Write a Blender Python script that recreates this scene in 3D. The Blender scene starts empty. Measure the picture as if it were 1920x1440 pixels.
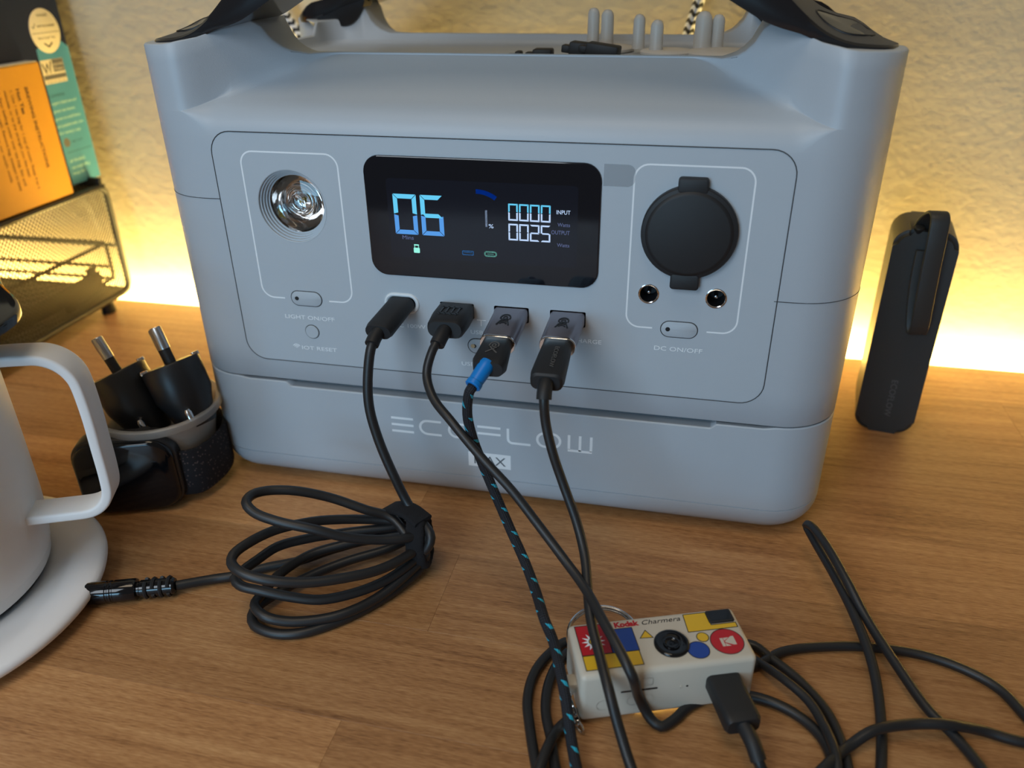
import bpy, bmesh, math, random
from mathutils import Vector, Matrix
random.seed(7)
S = 0.001                       # all helper coordinates are millimetres
C = bpy.context.scene.collection
PI = math.pi

# ------------------------------------------------------------------ camera
scn = bpy.context.scene
cam_d = bpy.data.cameras.new('camera')
cam = bpy.data.objects.new('camera', cam_d); C.objects.link(cam)
R = ((0.97641478, 0.21557517, -0.01189654), (0.09199825, -0.46527543, -0.88037213), (-0.19532154, 0.8585139, -0.47413435))
cam.matrix_world = Matrix(((R[0][0], -R[1][0], -R[2][0], 0.07590817),
                           (R[0][1], -R[1][1], -R[2][1], -0.28990503),
                           (R[0][2], -R[1][2], -R[2][2], 0.22481292),
                           (0, 0, 0, 1)))
cam_d.sensor_width = 36; cam_d.lens = 28.125; cam_d.clip_start = 0.01
cam_d.dof.use_dof = True; cam_d.dof.focus_distance = 0.31; cam_d.dof.aperture_fstop = 9
scn.camera = cam
# ------------------------------------------------------------------ world and lights
w = bpy.data.worlds.new('world'); scn.world = w; w.use_nodes = True
bg = w.node_tree.nodes['Background']
bg.inputs[0].default_value = (0.62, 0.54, 0.46, 1); bg.inputs[1].default_value = 0.16
def area(name, loc, target, size, sizey, power, col):
    l = bpy.data.lights.new(name, 'AREA'); l.shape = 'RECTANGLE'; l.size = size; l.size_y = sizey
    l.energy = power; l.color = col
    o = bpy.data.objects.new(name, l); C.objects.link(o); o.location = loc
    o.rotation_euler = (Vector(target) - Vector(loc)).to_track_quat('-Z', 'Y').to_euler()
    return o
# daylight through a window in front of the desk, left of the camera
area('window_daylight', (-0.25, -1.15, 0.17), (0.0, 0.0, 0.06), 0.5, 0.32, 3.9, (0.36, 0.70, 1.0))
area('coaster_fill_light', (-0.28, -0.75, 0.62), (-0.15, -0.12, 0.0), 0.4, 0.4, 3.1, (0.80, 0.90, 1.0))  # fill added to brighten coaster and mug, not a second window
# LED strip lamp behind the desk edge (its light; the strip itself is a mesh below)
area('led_strip_light', (0.0, 0.2035, -0.016), (0.0, 0.214, 0.1), 1.7, 0.008, 9.0, (1.0, 0.73, 0.22))
# added warm fill for desk and upward faces, from high behind the camera
area('warm_top_fill', (-0.1, -0.35, 1.5), (-0.1, -0.1, 0.0), 0.5, 0.5, 3.6, (1.0, 0.82, 0.60))
vs = scn.view_settings
vs.view_transform = 'Standard'; vs.look = 'None'; vs.exposure = 0.0; vs.gamma = 1.0; vs.use_curve_mapping = False

# ------------------------------------------------------------------ materials
def srgb(r, g, b):
    f = lambda c: (c / 255 / 12.92) if c <= 10 else ((c / 255 + 0.055) / 1.055) ** 2.4
    return (f(r), f(g), f(b), 1)
def mat(name, col, rough=0.5, metal=0.0, bump=0, bscale=1500, spec=0.5, trans=0, alpha=1, coat=0, emit=None, es=1, var=0.06, sss=0):
    m = bpy.data.materials.new(name); m.use_nodes = True
    nt = m.node_tree; b = nt.nodes['Principled BSDF']
    b.inputs['Base Color'].default_value = col; b.inputs['Roughness'].default_value = rough
    b.inputs['Metallic'].default_value = metal; b.inputs['Specular IOR Level'].default_value = spec
    b.inputs['Transmission Weight'].default_value = trans; b.inputs['Alpha'].default_value = alpha
    b.inputs['Coat Weight'].default_value = coat
    if emit: b.inputs['Emission Color'].default_value = emit; b.inputs['Emission Strength'].default_value = es
    g = nt.nodes.new('ShaderNodeNewGeometry')
    n = nt.nodes.new('ShaderNodeTexNoise'); n.inputs['Scale'].default_value = bscale; n.inputs['Detail'].default_value = 3
    nt.links.new(g.outputs['Position'], n.inputs['Vector'])
    if var and not emit:
        mx = nt.nodes.new('ShaderNodeMix'); mx.data_type = 'RGBA'; mx.blend_type = 'MULTIPLY'
        n2 = nt.nodes.new('ShaderNodeTexNoise'); n2.inputs['Scale'].default_value = 60; n2.inputs['Detail'].default_value = 5
        nt.links.new(g.outputs['Position'], n2.inputs['Vector'])
        r = nt.nodes.new('ShaderNodeMapRange'); r.inputs[3].default_value = 1 - var; r.inputs[4].default_value = 1 + var
        nt.links.new(n2.outputs[0], r.inputs[0])
        mx.inputs[0].default_value = 1; mx.inputs[6].default_value = col
        nt.links.new(r.outputs[0], mx.inputs[7]); nt.links.new(mx.outputs[2], b.inputs['Base Color'])
    if bump:
        bp = nt.nodes.new('ShaderNodeBump'); bp.inputs['Strength'].default_value = bump; bp.inputs['Distance'].default_value = 0.0002
        nt.links.new(n.outputs[0], bp.inputs['Height']); nt.links.new(bp.outputs[0], b.inputs['Normal'])
    return m
M = {}
M['shell'] = mat('station_plastic', (0.45, 0.50, 0.55, 1), 0.42, bump=0.25, bscale=3500, var=0.02)
M['panel'] = mat('station_panel_plastic', (0.46, 0.515, 0.565, 1), 0.5, bump=0.2, bscale=3500, var=0.02)
M['seam'] = mat('dark_seam', (0.06, 0.065, 0.07, 1), 0.8)
M['slot'] = mat('slot_gasket', (0.13, 0.15, 0.17, 1), 0.7)
M['print'] = mat('white_print', (0.86, 0.9, 0.93, 1), 0.5)
M['print_dim'] = mat('pale_grey_print', (0.72, 0.78, 0.82, 1), 0.5)
M['blackplastic'] = mat('black_plastic', (0.014, 0.015, 0.017, 1), 0.38, bump=0.1, bscale=4000)
M['rubber'] = mat('black_rubber', (0.012, 0.0125, 0.014, 1), 0.55, bump=0.15, bscale=4000)
M['cable'] = mat('cable_rubber', (0.016, 0.016, 0.017, 1), 0.42, bump=0.1, bscale=5000)
M['handle'] = mat('handle_rubber', (0.055, 0.055, 0.056, 1), 0.5, bump=0.4, bscale=5000)
M['handle_rim'] = mat('handle_gloss', (0.012, 0.012, 0.014, 1), 0.18)
M['dark'] = mat('port_dark', (0.006, 0.006, 0.008, 1), 0.5)
M['glass'] = mat('display_glass', (0.006, 0.007, 0.011, 1), 0.06, var=0)
M['lcd'] = mat('display_panel', (0.007, 0.009, 0.017, 1), 0.1, var=0)
M['chrome'] = mat('chrome', (0.75, 0.75, 0.76, 1), 0.12, metal=1, var=0)
M['reflector'] = mat('lamp_reflector', (0.55, 0.57, 0.58, 1), 0.1, metal=1, bump=0.6, bscale=260, var=0.2)
M['steel'] = mat('brushed_steel', (0.5, 0.5, 0.5, 1), 0.3, metal=1)
M['sleeve'] = mat('grey_aluminium', (0.30, 0.29, 0.33, 1), 0.38, metal=0.9)
M['gold'] = mat('dull_gold', (0.5, 0.38, 0.22, 1), 0.4, metal=0.6)
M['blue'] = mat('blue_strain_relief', (0.0, 0.20, 0.62, 1), 0.4)
M['mug'] = mat('mug_ceramic', (0.86, 0.85, 0.84, 1), 0.45, bump=0.12, bscale=5000, var=0.02)
M['coaster'] = mat('coaster_plastic', (0.88, 0.86, 0.85, 1), 0.38, bump=0.1, bscale=5000, var=0.02)
M['camwhite'] = mat('cream_plastic', (0.60, 0.55, 0.46, 1), 0.42, bump=0.25, bscale=2500, var=0.03)
M['red'] = mat('red_print', (0.50, 0.012, 0.02, 1), 0.4)
M['yellow'] = mat('yellow_print', (0.75, 0.46, 0.02, 1), 0.4)
M['bluep'] = mat('blue_print', (0.015, 0.06, 0.32, 1), 0.4)
M['ink'] = mat('black_ink', (0.01, 0.01, 0.01, 1), 0.5)
M['gloss'] = mat('gloss_black', (0.006, 0.006, 0.007, 1), 0.08)
M['velcro'] = mat('hook_and_loop_fabric', (0.006, 0.006, 0.008, 1), 0.95, bump=1.0, bscale=1800)
M['wire'] = mat('black_wire', (0.018, 0.016, 0.012, 1), 0.45)
M['navy'] = mat('navy_card', (0.006, 0.010, 0.030, 1), 0.25)
M['teal'] = mat('teal_card', (0.05, 0.22, 0.38, 1), 0.5)
M['orange'] = mat('orange_paper', (0.50, 0.23, 0.008, 1), 0.5)
M['brownink'] = mat('brown_ink', (0.10, 0.045, 0.005, 1), 0.6)
M['darkteal'] = mat('dark_teal_ink', (0.01, 0.06, 0.07, 1), 0.6)
M['paleink'] = mat('pale_teal_ink', (0.42, 0.62, 0.55, 1), 0.6)
M['tan'] = mat('cream_paper', (0.62, 0.55, 0.42, 1), 0.6)
M['powerbank'] = mat('power_bank_shell', (0.034, 0.033, 0.031, 1), 0.42, bump=0.2, bscale=5000)
M['engrave'] = mat('grey_print', (0.11, 0.105, 0.10, 1), 0.5)
M['silicone'] = mat('frosted_silicone', (0.80, 0.78, 0.74, 1), 0.4, trans=0.25, sss=0)
M['cup'] = mat('frosted_plastic', (0.86, 0.84, 0.80, 1), 0.35, trans=0.6, alpha=0.75)
M['tape'] = mat('clear_tape', (0.46, 0.51, 0.55, 1), 0.2, alpha=0.35)
M['watchglass'] = mat('watch_glass', (0.004, 0.005, 0.007, 1), 0.07, var=0)
M['watchcase'] = mat('watch_case', (0.02, 0.02, 0.022, 1), 0.35)
M['key_glow'] = mat('backlit_screen', (0.4, 0.4, 0.2, 1), emit=(0.95, 0.85, 0.30, 1), es=2.5)
M['led'] = mat('led_strip_glow', (1, 0.8, 0.4, 1), emit=(1.0, 0.70, 0.26, 1), es=6.0)
M['d_cyan'] = mat('lcd_cyan', (0, 0, 0, 1), emit=srgb(95, 200, 240), es=1.0)
M['d_blue'] = mat('lcd_blue', (0, 0, 0, 1), emit=srgb(80, 150, 225), es=1.0)
M['d_white'] = mat('lcd_white', (0, 0, 0, 1), emit=srgb(190, 215, 250), es=1.0)
M['d_dim'] = mat('lcd_dim', (0, 0, 0, 1), emit=srgb(85, 95, 135), es=1.0)
M['d_royal'] = mat('lcd_royal', (0, 0, 0, 1), emit=srgb(10, 75, 210), es=1.0)
M['d_green'] = mat('lcd_green', (0, 0, 0, 1), emit=srgb(150, 245, 225), es=1.0)

def braid_mat(name, base, fleck, mode):
    m = bpy.data.materials.new(name); m.use_nodes = True; nt = m.node_tree; b = nt.nodes['Principled BSDF']
    b.inputs['Roughness'].default_value = 0.7
    N = lambda t: nt.nodes.new(t); L = nt.links.new
    uv = N('ShaderNodeUVMap'); sp = N('ShaderNodeSeparateXYZ'); L(uv.outputs[0], sp.inputs[0])
    def math_(op, a, bb=None, c=None):
        n = N('ShaderNodeMath'); n.operation = op
        for i, q in enumerate((a, bb, c)):
            if q is None: continue
            if isinstance(q, (int, float)): n.inputs[i].default_value = q
            else: L(q, n.inputs[i])
        return n.outputs[0]
    u, v = sp.outputs[0], sp.outputs[1]
    if mode == 'zigzag':
        zz = math_('PINGPONG', math_('MULTIPLY', u, 4.0), 0.5)         # zigzag in angle
        ph = math_('FRACT', math_('ADD', math_('DIVIDE', v, 4.4), math_('MULTIPLY', zz, 0.75)))
        fac = math_('GREATER_THAN', ph, 0.5)
    else:
        # little teal marks in a spiral
        a = math_('FRACT', math_('ADD', math_('MULTIPLY', u, 2.0), math_('DIVIDE', v, 10.0)))
        c = math_('FRACT', math_('ADD', math_('DIVIDE', v, 5.0), math_('MULTIPLY', u, 1.0)))
        fac = math_('MULTIPLY', math_('LESS_THAN', a, 0.24), math_('LESS_THAN', c, 0.30))
    mx = N('ShaderNodeMix'); mx.data_type = 'RGBA'; mx.inputs[6].default_value = base; mx.inputs[7].default_value = fleck
    L(fac, mx.inputs[0]); L(mx.outputs[2], b.inputs['Base Color'])
    # weave relief
    wv = math_('SINE', math_('ADD', math_('MULTIPLY', u, 50.3), math_('MULTIPLY', v, 5.0)))
    w2 = math_('SINE', math_('SUBTRACT', math_('MULTIPLY', u, 50.3), math_('MULTIPLY', v, 5.0)))
    bp = N('ShaderNodeBump'); bp.inputs['Strength'].default_value = 0.7; bp.inputs['Distance'].default_value = 0.0002
    L(math_('MULTIPLY', wv, w2), bp.inputs['Height']); L(bp.outputs[0], b.inputs['Normal'])
    return m
M['braid_teal'] = braid_mat('black_braid_teal_flecks', (0.008, 0.009, 0.014, 1), (0.02, 0.42, 0.60, 1), 'fleck')
M['braid_bw'] = braid_mat('black_white_braid', (0.02, 0.02, 0.025, 1), (0.75, 0.75, 0.78, 1), 'zigzag')
M['braid_watch'] = mat('woven_watch_band', (0.016, 0.014, 0.018, 1), 0.9, bump=1.0, bscale=900, var=0.4)
def watch_flecks(m):
    nt = m.node_tree; b = nt.nodes['Principled BSDF']
    g = nt.nodes.new('ShaderNodeNewGeometry'); v = nt.nodes.new('ShaderNodeTexVoronoi'); v.inputs['Scale'].default_value = 620
    nt.links.new(g.outputs['Position'], v.inputs['Vector'])
    lt = nt.nodes.new('ShaderNodeMath'); lt.operation = 'LESS_THAN'; lt.inputs[1].default_value = 0.24
    nt.links.new(v.outputs['Distance'], lt.inputs[0])
    mx = nt.nodes.new('ShaderNodeMix'); mx.data_type = 'RGBA'; mx.inputs[6].default_value = (0.010, 0.010, 0.014, 1); mx.inputs[7].default_value = (0.10, 0.07, 0.07, 1)
    nt.links.new(lt.outputs[0], mx.inputs[0]); nt.links.new(mx.outputs[2], b.inputs['Base Color'])
watch_flecks(M['braid_watch'])

def wood_mat():
    m = bpy.data.materials.new('oak_laminate'); m.use_nodes = True; nt = m.node_tree; b = nt.nodes['Principled BSDF']
    N = lambda t: nt.nodes.new(t); L = nt.links.new
    g = N('ShaderNodeNewGeometry'); oi = N('ShaderNodeObjectInfo')
    mp = N('ShaderNodeMapping'); mp.inputs['Scale'].default_value = (14, 420, 60); mp.inputs['Rotation'].default_value = (0, 0, 0.03)
    off = N('ShaderNodeVectorMath'); off.operation = 'ADD'
    sc = N('ShaderNodeVectorMath'); sc.operation = 'SCALE'; sc.inputs['Scale'].default_value = 3.0
    cb = N('ShaderNodeCombineXYZ'); L(oi.outputs['Random'], cb.inputs[0]); L(oi.outputs['Random'], cb.inputs[1]); L(cb.outputs[0], sc.inputs[0])
    L(g.outputs['Position'], off.inputs[0]); L(sc.outputs[0], off.inputs[1]); L(off.outputs[0], mp.inputs['Vector'])
    n1 = N('ShaderNodeTexNoise'); n1.inputs['Scale'].default_value = 1; n1.inputs['Detail'].default_value = 6; n1.inputs['Distortion'].default_value = 0.4
    L(mp.outputs[0], n1.inputs['Vector'])
    mp2 = N('ShaderNodeMapping'); mp2.inputs['Scale'].default_value = (230, 2000, 60); L(off.outputs[0], mp2.inputs['Vector'])
    n2 = N('ShaderNodeTexNoise'); n2.inputs['Scale'].default_value = 1; n2.inputs['Detail'].default_value = 4; L(mp2.outputs[0], n2.inputs['Vector'])
    mp3 = N('ShaderNodeMapping'); mp3.inputs['Scale'].default_value = (5, 34, 10); L(off.outputs[0], mp3.inputs['Vector'])
    n3 = N('ShaderNodeTexNoise'); n3.inputs['Scale'].default_value = 1; n3.inputs['Detail'].default_value = 3; n3.inputs['Distortion'].default_value = 1.5; L(mp3.outputs[0], n3.inputs['Vector'])
    ad = N('ShaderNodeMath'); ad.operation = 'MULTIPLY_ADD'; ad.inputs[1].default_value = 0.38
    L(n1.outputs[0], ad.inputs[0])
    a2 = N('ShaderNodeMath'); a2.operation = 'MULTIPLY_ADD'; a2.inputs[1].default_value = 0.5; a2.inputs[2].default_value = 0.0; L(n2.outputs[0], a2.inputs[0]); L(a2.outputs[0], ad.inputs[2])
    a3 = N('ShaderNodeMath'); a3.operation = 'MULTIPLY_ADD'; a3.inputs[1].default_value = 0.35; L(n3.outputs[0], a3.inputs[0]); L(ad.outputs[0], a3.inputs[2])
    cr = N('ShaderNodeValToRGB'); e = cr.color_ramp.elements
    e[0].position = 0.38; e[0].color = (0.18, 0.072, 0.024, 1); e[1].position = 0.78; e[1].color = (0.60, 0.33, 0.14, 1)
    k = e.new(0.58); k.color = (0.42, 0.20, 0.075, 1)
    L(a3.outputs[0], cr.inputs[0])
    tint = N('ShaderNodeMapRange'); tint.inputs[3].default_value = 0.84; tint.inputs[4].default_value = 1.12; L(oi.outputs['Random'], tint.inputs[0])
    mx = N('ShaderNodeMix'); mx.data_type = 'RGBA'; mx.blend_type = 'MULTIPLY'; mx.inputs[0].default_value = 1
    L(cr.outputs[0], mx.inputs[6]); L(tint.outputs[0], mx.inputs[7]); L(mx.outputs[2], b.inputs['Base Color'])
    b.inputs['Roughness'].default_value = 0.42; b.inputs['Specular IOR Level'].default_value = 0.4
    bp = N('ShaderNodeBump'); bp.inputs['Strength'].default_value = 0.5; bp.inputs['Distance'].default_value = 0.0002
    L(n2.outputs[0], bp.inputs['Height']); L(bp.outputs[0], b.inputs['Normal'])
    return m
M['wood'] = wood_mat()
def wall_mat():
    m = bpy.data.materials.new('orange_peel_paint'); m.use_nodes = True; nt = m.node_tree; b = nt.nodes['Principled BSDF']
    N = lambda t: nt.nodes.new(t); L = nt.links.new
    g = N('ShaderNodeNewGeometry')
    n = N('ShaderNodeTexNoise'); n.inputs['Scale'].default_value = 170; n.inputs['Detail'].default_value = 4; n.inputs['Roughness'].default_value = 0.55
    L(g.outputs['Position'], n.inputs['Vector'])
    n2 = N('ShaderNodeTexNoise'); n2.inputs['Scale'].default_value = 9; n2.inputs['Detail'].default_value = 3
    L(g.outputs['Position'], n2.inputs['Vector'])
    cr = N('ShaderNodeValToRGB'); e = cr.color_ramp.elements
    e[0].position = 0.35; e[0].color = (0.50, 0.43, 0.31, 1); e[1].position = 0.65; e[1].color = (0.59, 0.515, 0.38, 1)
    L(n2.outputs[0], cr.inputs[0]); L(cr.outputs[0], b.inputs['Base Color'])
    b.inputs['Roughness'].default_value = 0.7
    bp = N('ShaderNodeBump'); bp.inputs['Strength'].default_value = 0.4; bp.inputs['Distance'].default_value = 0.0007
    L(n.outputs[0], bp.inputs['Height']); L(bp.outputs[0], b.inputs['Normal'])
    return m
M['wall'] = wall_mat()
M['floor'] = mat('floor_carpet', (0.035, 0.03, 0.026, 1), 0.9, bump=0.8, bscale=300)

# ------------------------------------------------------------------ mesh helpers (mm in, metres out)
def link(name, me, m, parent=None, smooth=None):
    o = bpy.data.objects.new(name, me); C.objects.link(o)
    if m is not None:
        me.materials.clear(); me.materials.append(m)
    if parent: o.parent = parent
    if smooth is not None:
        for p in me.polygons: p.use_smooth = True
        me.set_sharp_from_angle(angle=math.radians(smooth))
    return o
def mesh(name, verts, faces, m, parent=None, smooth=35, uvs=None):
    me = bpy.data.meshes.new(name)
    me.from_pydata([(x * S, y * S, z * S) for x, y, z in verts], [], faces); me.update()
    if uvs:
        ul = me.uv_layers.new(name='UVMap')
        for p in me.polygons:
            for li, vi in zip(p.loop_indices, p.vertices): ul.data[li].uv = uvs[p.index][list(p.vertices).index(vi)]
    return link(name, me, m, parent, smooth)
def recalc(me):
    bm = bmesh.new(); bm.from_mesh(me); bmesh.ops.remove_doubles(bm, verts=bm.verts, dist=1e-7)
    bmesh.ops.recalc_face_normals(bm, faces=bm.faces); bm.to_mesh(me); bm.free(); me.update()
class MB:
    def __init__(s): s.v = []; s.f = []; s.uv = []
    def add(s, v, f, uv=None):
        n = len(s.v); s.v += [tuple(p) for p in v]; s.f += [tuple(i + n for i in q) for q in f]
        s.uv += uv if uv else [[(0, 0)] * len(q) for q in f]
        return s
    def build(s, name, m, parent=None, smooth=35, fix=True):
        me = bpy.data.meshes.new(name); me.from_pydata([(x * S, y * S, z * S) for x, y, z in s.v], [], s.f); me.update()
        ul = me.uv_layers.new(name='UVMap'); k = 0
        for q in s.uv:
            for t in q: ul.data[k].uv = t; k += 1
        if fix: recalc(me)
        return link(name, me, m, parent, smooth)
def cr_spline(pts, step=3.0):
    P = [Vector(p) for p in pts]; out = []
    P = [P[0] * 2 - P[1]] + P + [P[-1] * 2 - P[-2]]
    for i in range(1, len(P) - 2):
        p0, p1, p2, p3 = P[i - 1], P[i], P[i + 1], P[i + 2]
        d = (p2 - p1).length; n = max(2, int(d / step) + 1)
        t0 = 0; t1 = max((p1 - p0).length, 1e-3) ** .5; t2 = t1 + max(d, 1e-3) ** .5; t3 = t2 + max((p3 - p2).length, 1e-3) ** .5
        for j in range(n):
            t = t1 + (t2 - t1) * j / n
            A1 = p0 * ((t1 - t) / (t1 - t0)) + p1 * ((t - t0) / (t1 - t0)); A2 = p1 * ((t2 - t) / (t2 - t1)) + p2 * ((t - t1) / (t2 - t1)); A3 = p2 * ((t3 - t) / (t3 - t2)) + p3 * ((t - t2) / (t3 - t2))
            B1 = A1 * ((t2 - t) / (t2 - t0)) + A2 * ((t - t0) / (t2 - t0)); B2 = A2 * ((t3 - t) / (t3 - t1)) + A3 * ((t - t1) / (t3 - t1))
            out.append(B1 * ((t2 - t) / (t2 - t1)) + B2 * ((t - t1) / (t2 - t1)))
    out.append(P[-2]); return out
def frames(P, up=None, closed=False):
    T = []
    n = len(P)
    for i in range(n):
        a = P[(i - 1) % n] if (i > 0 or closed) else P[i]; b = P[(i + 1) % n] if (i < n - 1 or closed) else P[i]
        T.append((b - a).normalized())
    u = Vector(up) if up else Vector((0, 0, 1))
    if abs(u.dot(T[0])) > 0.95: u = Vector((0, 1, 0))
    F = []; nrm = (u - T[0] * u.dot(T[0])).normalized()
    for t in T:
        if up: nrm = (Vector(up) - t * Vector(up).dot(t)).normalized()
        else: nrm = (nrm - t * nrm.dot(t)).normalized()
        F.append((t, nrm, t.cross(nrm)))
    return F
def sweep(P, prof, closed=False, up=None, scale=None, cap=True):
    """prof: list of (a, b) offsets along normal / binormal"""
    P = [Vector(p) for p in P]; F = frames(P, up, closed); n = len(prof); v = []; f = []; uv = []; L = 0; Ls = []
    for i, (p, (t, nn, bb)) in enumerate(zip(P, F)):
        if i: L += (P[i] - P[i - 1]).length
        Ls.append(L); k = scale(i / (len(P) - 1)) if scale else 1
        for a, b in prof: v.append(p + nn * (a * k) + bb * (b * k))
    R_ = len(P)
    for i in range(R_ if closed else R_ - 1):
        for j in range(n):
            a = i * n + j; b = i * n + (j + 1) % n; c = ((i + 1) % R_) * n + (j + 1) % n; d = ((i + 1) % R_) * n + j
            f.append((a, b, c, d)); l1 = Ls[i]; l2 = Ls[i + 1] if i + 1 < R_ else Ls[i] + 1
            uv.append([(j / n, l1), ((j + 1) / n, l1), ((j + 1) / n, l2), (j / n, l2)])
    if not closed and cap:
        f.append(tuple(range(n))[::-1]); uv.append([(0, 0)] * n)
        f.append(tuple((R_ - 1) * n + j for j in range(n))); uv.append([(0, 0)] * n)
    return v, f, uv
def circ(r, n=12, r2=None): return [(r * math.cos(2 * PI * k / n), (r2 or r) * math.sin(2 * PI * k / n)) for k in range(n)]
def rrect(w, h, r, n=5, cx=0, cy=0):
    out = []
    for sx, sy, a0 in ((1, 1, 0), (-1, 1, 90), (-1, -1, 180), (1, -1, 270)):
        for k in range(n + 1):
            a = math.radians(a0 + 90 * k / n)
            out.append((cx + sx * (w / 2 - r) + r * math.cos(a), cy + sy * (h / 2 - r) + r * math.sin(a)))
    return out
def tube(pts, r, n=12, smooth=True, step=2.5, closed=False):
    P = cr_spline(pts, step) if smooth else [Vector(p) for p in pts]
    return sweep(P, circ(r, n), closed=closed)
def lathe(profile, n=32, origin=(0, 0, 0), axis='Z', cap=False):
    """profile (r, h) revolved; axis Z or Y or a Vector"""
    ax = {'Z': Vector((0, 0, 1)), 'Y': Vector((0, 1, 0)), '-Y': Vector((0, -1, 0)), 'X': Vector((1, 0, 0))}.get(axis, None) if isinstance(axis, str) else Vector(axis).normalized()
    u = Vector((1, 0, 0)) if abs(ax.x) < 0.9 else Vector((0, 1, 0)); u = (u - ax * u.dot(ax)).normalized(); w_ = ax.cross(u); o = Vector(origin)
    v = []; f = []
    for r, h in profile:
        for k in range(n):
            a = 2 * PI * k / n; v.append(o + ax * h + (u * math.cos(a) + w_ * math.sin(a)) * r)
    for i in range(len(profile) - 1):
        for k in range(n): f.append((i * n + k, i * n + (k + 1) % n, (i + 1) * n + (k + 1) % n, (i + 1) * n + k))
    if cap: f.append(tuple(range(n))[::-1]); f.append(tuple((len(profile) - 1) * n + k for k in range(n)))
    return v, f
def prism(poly, fr, d0, d1, bevel=0):
    """poly in 2D placed by frame fr=(origin, xdir, ydir, ndir), extruded from d0 to d1 along n, top edge bevelled"""
    o, X, Y, Nn = [Vector(q) for q in fr]; n = len(poly); v = []; f = []
    cx = sum(p[0] for p in poly) / n; cy = sum(p[1] for p in poly) / n
    lv = [(0, d0)] + ([(0, d1 - bevel), (bevel * 0.3, d1 - bevel * 0.3), (bevel, d1)] if bevel else [(0, d1)])
    A = [];
    for i in range(n):   # inward offset per vertex
        p0 = Vector(poly[i - 1]); p1 = Vector(poly[i]); p2 = Vector(poly[(i + 1) % n])
        e = ((p1 - p0).normalized() + (p2 - p1).normalized()); e = e.normalized() if e.length > 1e-6 else (p2 - p1).normalized()
        A.append(Vector((-e.y, e.x)))
    area_ = sum(poly[i - 1][0] * poly[i][1] - poly[i][0] * poly[i - 1][1] for i in range(n))
    sg = 1 if area_ > 0 else -1
    for ins, h in lv:
        for i in range(n):
            p = Vector(poly[i]) + A[i] * ins * sg; v.append(o + X * p.x + Y * p.y + Nn * h)
    for k in range(len(lv) - 1):
        for i in range(n): f.append((k * n + i, k * n + (i + 1) % n, (k + 1) * n + (i + 1) % n, (k + 1) * n + i))
    f.append(tuple(range(n))[::-1]); f.append(tuple((len(lv) - 1) * n + i for i in range(n)))
    return v, f
def rbox(c, size, r=1.0, seg=2, rot=None):
    bm = bmesh.new(); bmesh.ops.create_cube(bm, size=1)
    for q in bm.verts: q.co = Vector((q.co.x * size[0], q.co.y * size[1], q.co.z * size[2]))
    if r: bmesh.ops.bevel(bm, geom=bm.edges[:], offset=r, segments=seg, affect='EDGES', profile=0.5)
    bm.verts.ensure_lookup_table(); bm.verts.index_update()
    Rm = rot if rot else Matrix.Identity(3)
    v = [Rm @ q.co + Vector(c) for q in bm.verts]; f = [tuple(x.index for x in fc.verts) for fc in bm.faces]; bm.free()
    return v, f
def curve_fill(name, loops, d, fr, m, parent, bevel=0):
    """filled 2D shape with holes, extruded by d on either side, placed by frame"""
    cu = bpy.data.curves.new(name, 'CURVE'); cu.dimensions = '2D'; cu.fill_mode = 'BOTH'; cu.extrude = d * S / 2; cu.bevel_depth = bevel * S; cu.bevel_resolution = 1
    for lp in loops:
        sp = cu.splines.new('POLY'); sp.points.add(len(lp) - 1); sp.use_cyclic_u = True
        for i, (x, y) in enumerate(lp): sp.points[i].co = (x * S, y * S, 0, 1)
    return curve_to(name, cu, fr, m, parent)
def curve_to(name, cu, fr, m, parent):
    t = bpy.data.objects.new(name, cu); C.objects.link(t)
    me = bpy.data.meshes.new_from_object(t.evaluated_get(bpy.context.evaluated_depsgraph_get()))
    bpy.data.objects.remove(t); bpy.data.curves.remove(cu)
    o, X, Y, Nn = [Vector(q) for q in fr]
    mt = Matrix(((X.x, Y.x, Nn.x, o.x * S), (X.y, Y.y, Nn.y, o.y * S), (X.z, Y.z, Nn.z, o.z * S), (0, 0, 0, 1)))
    me.transform(mt); me.name = name
    return link(name, me, m, parent)
def text(name, s, size, fr, m, parent, align='CENTER', thick=0.05, width=None, shear=0, bold=0, spacing=1.0):
    cu = bpy.data.curves.new(name, 'FONT'); cu.body = s; cu.size = size * S; cu.align_x = align; cu.extrude = thick * S
    cu.offset = bold * S; cu.shear = shear; cu.resolution_u = 3; cu.space_character = spacing
    if width:
        t = bpy.data.objects.new('t', cu); C.objects.link(t); bpy.context.view_layer.update()
        wd = t.dimensions.x / S; bpy.data.objects.remove(t)
        X = Vector(fr[1]) * (width / max(wd, 1e-6)); fr = (fr[0], X, fr[2], fr[3])
    return curve_to(name, cu, fr, m, parent)
FRONT = lambda x, z, y=0: ((x, y, z), (1, 0, 0), (0, 0, 1), (0, -1, 0))

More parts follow.
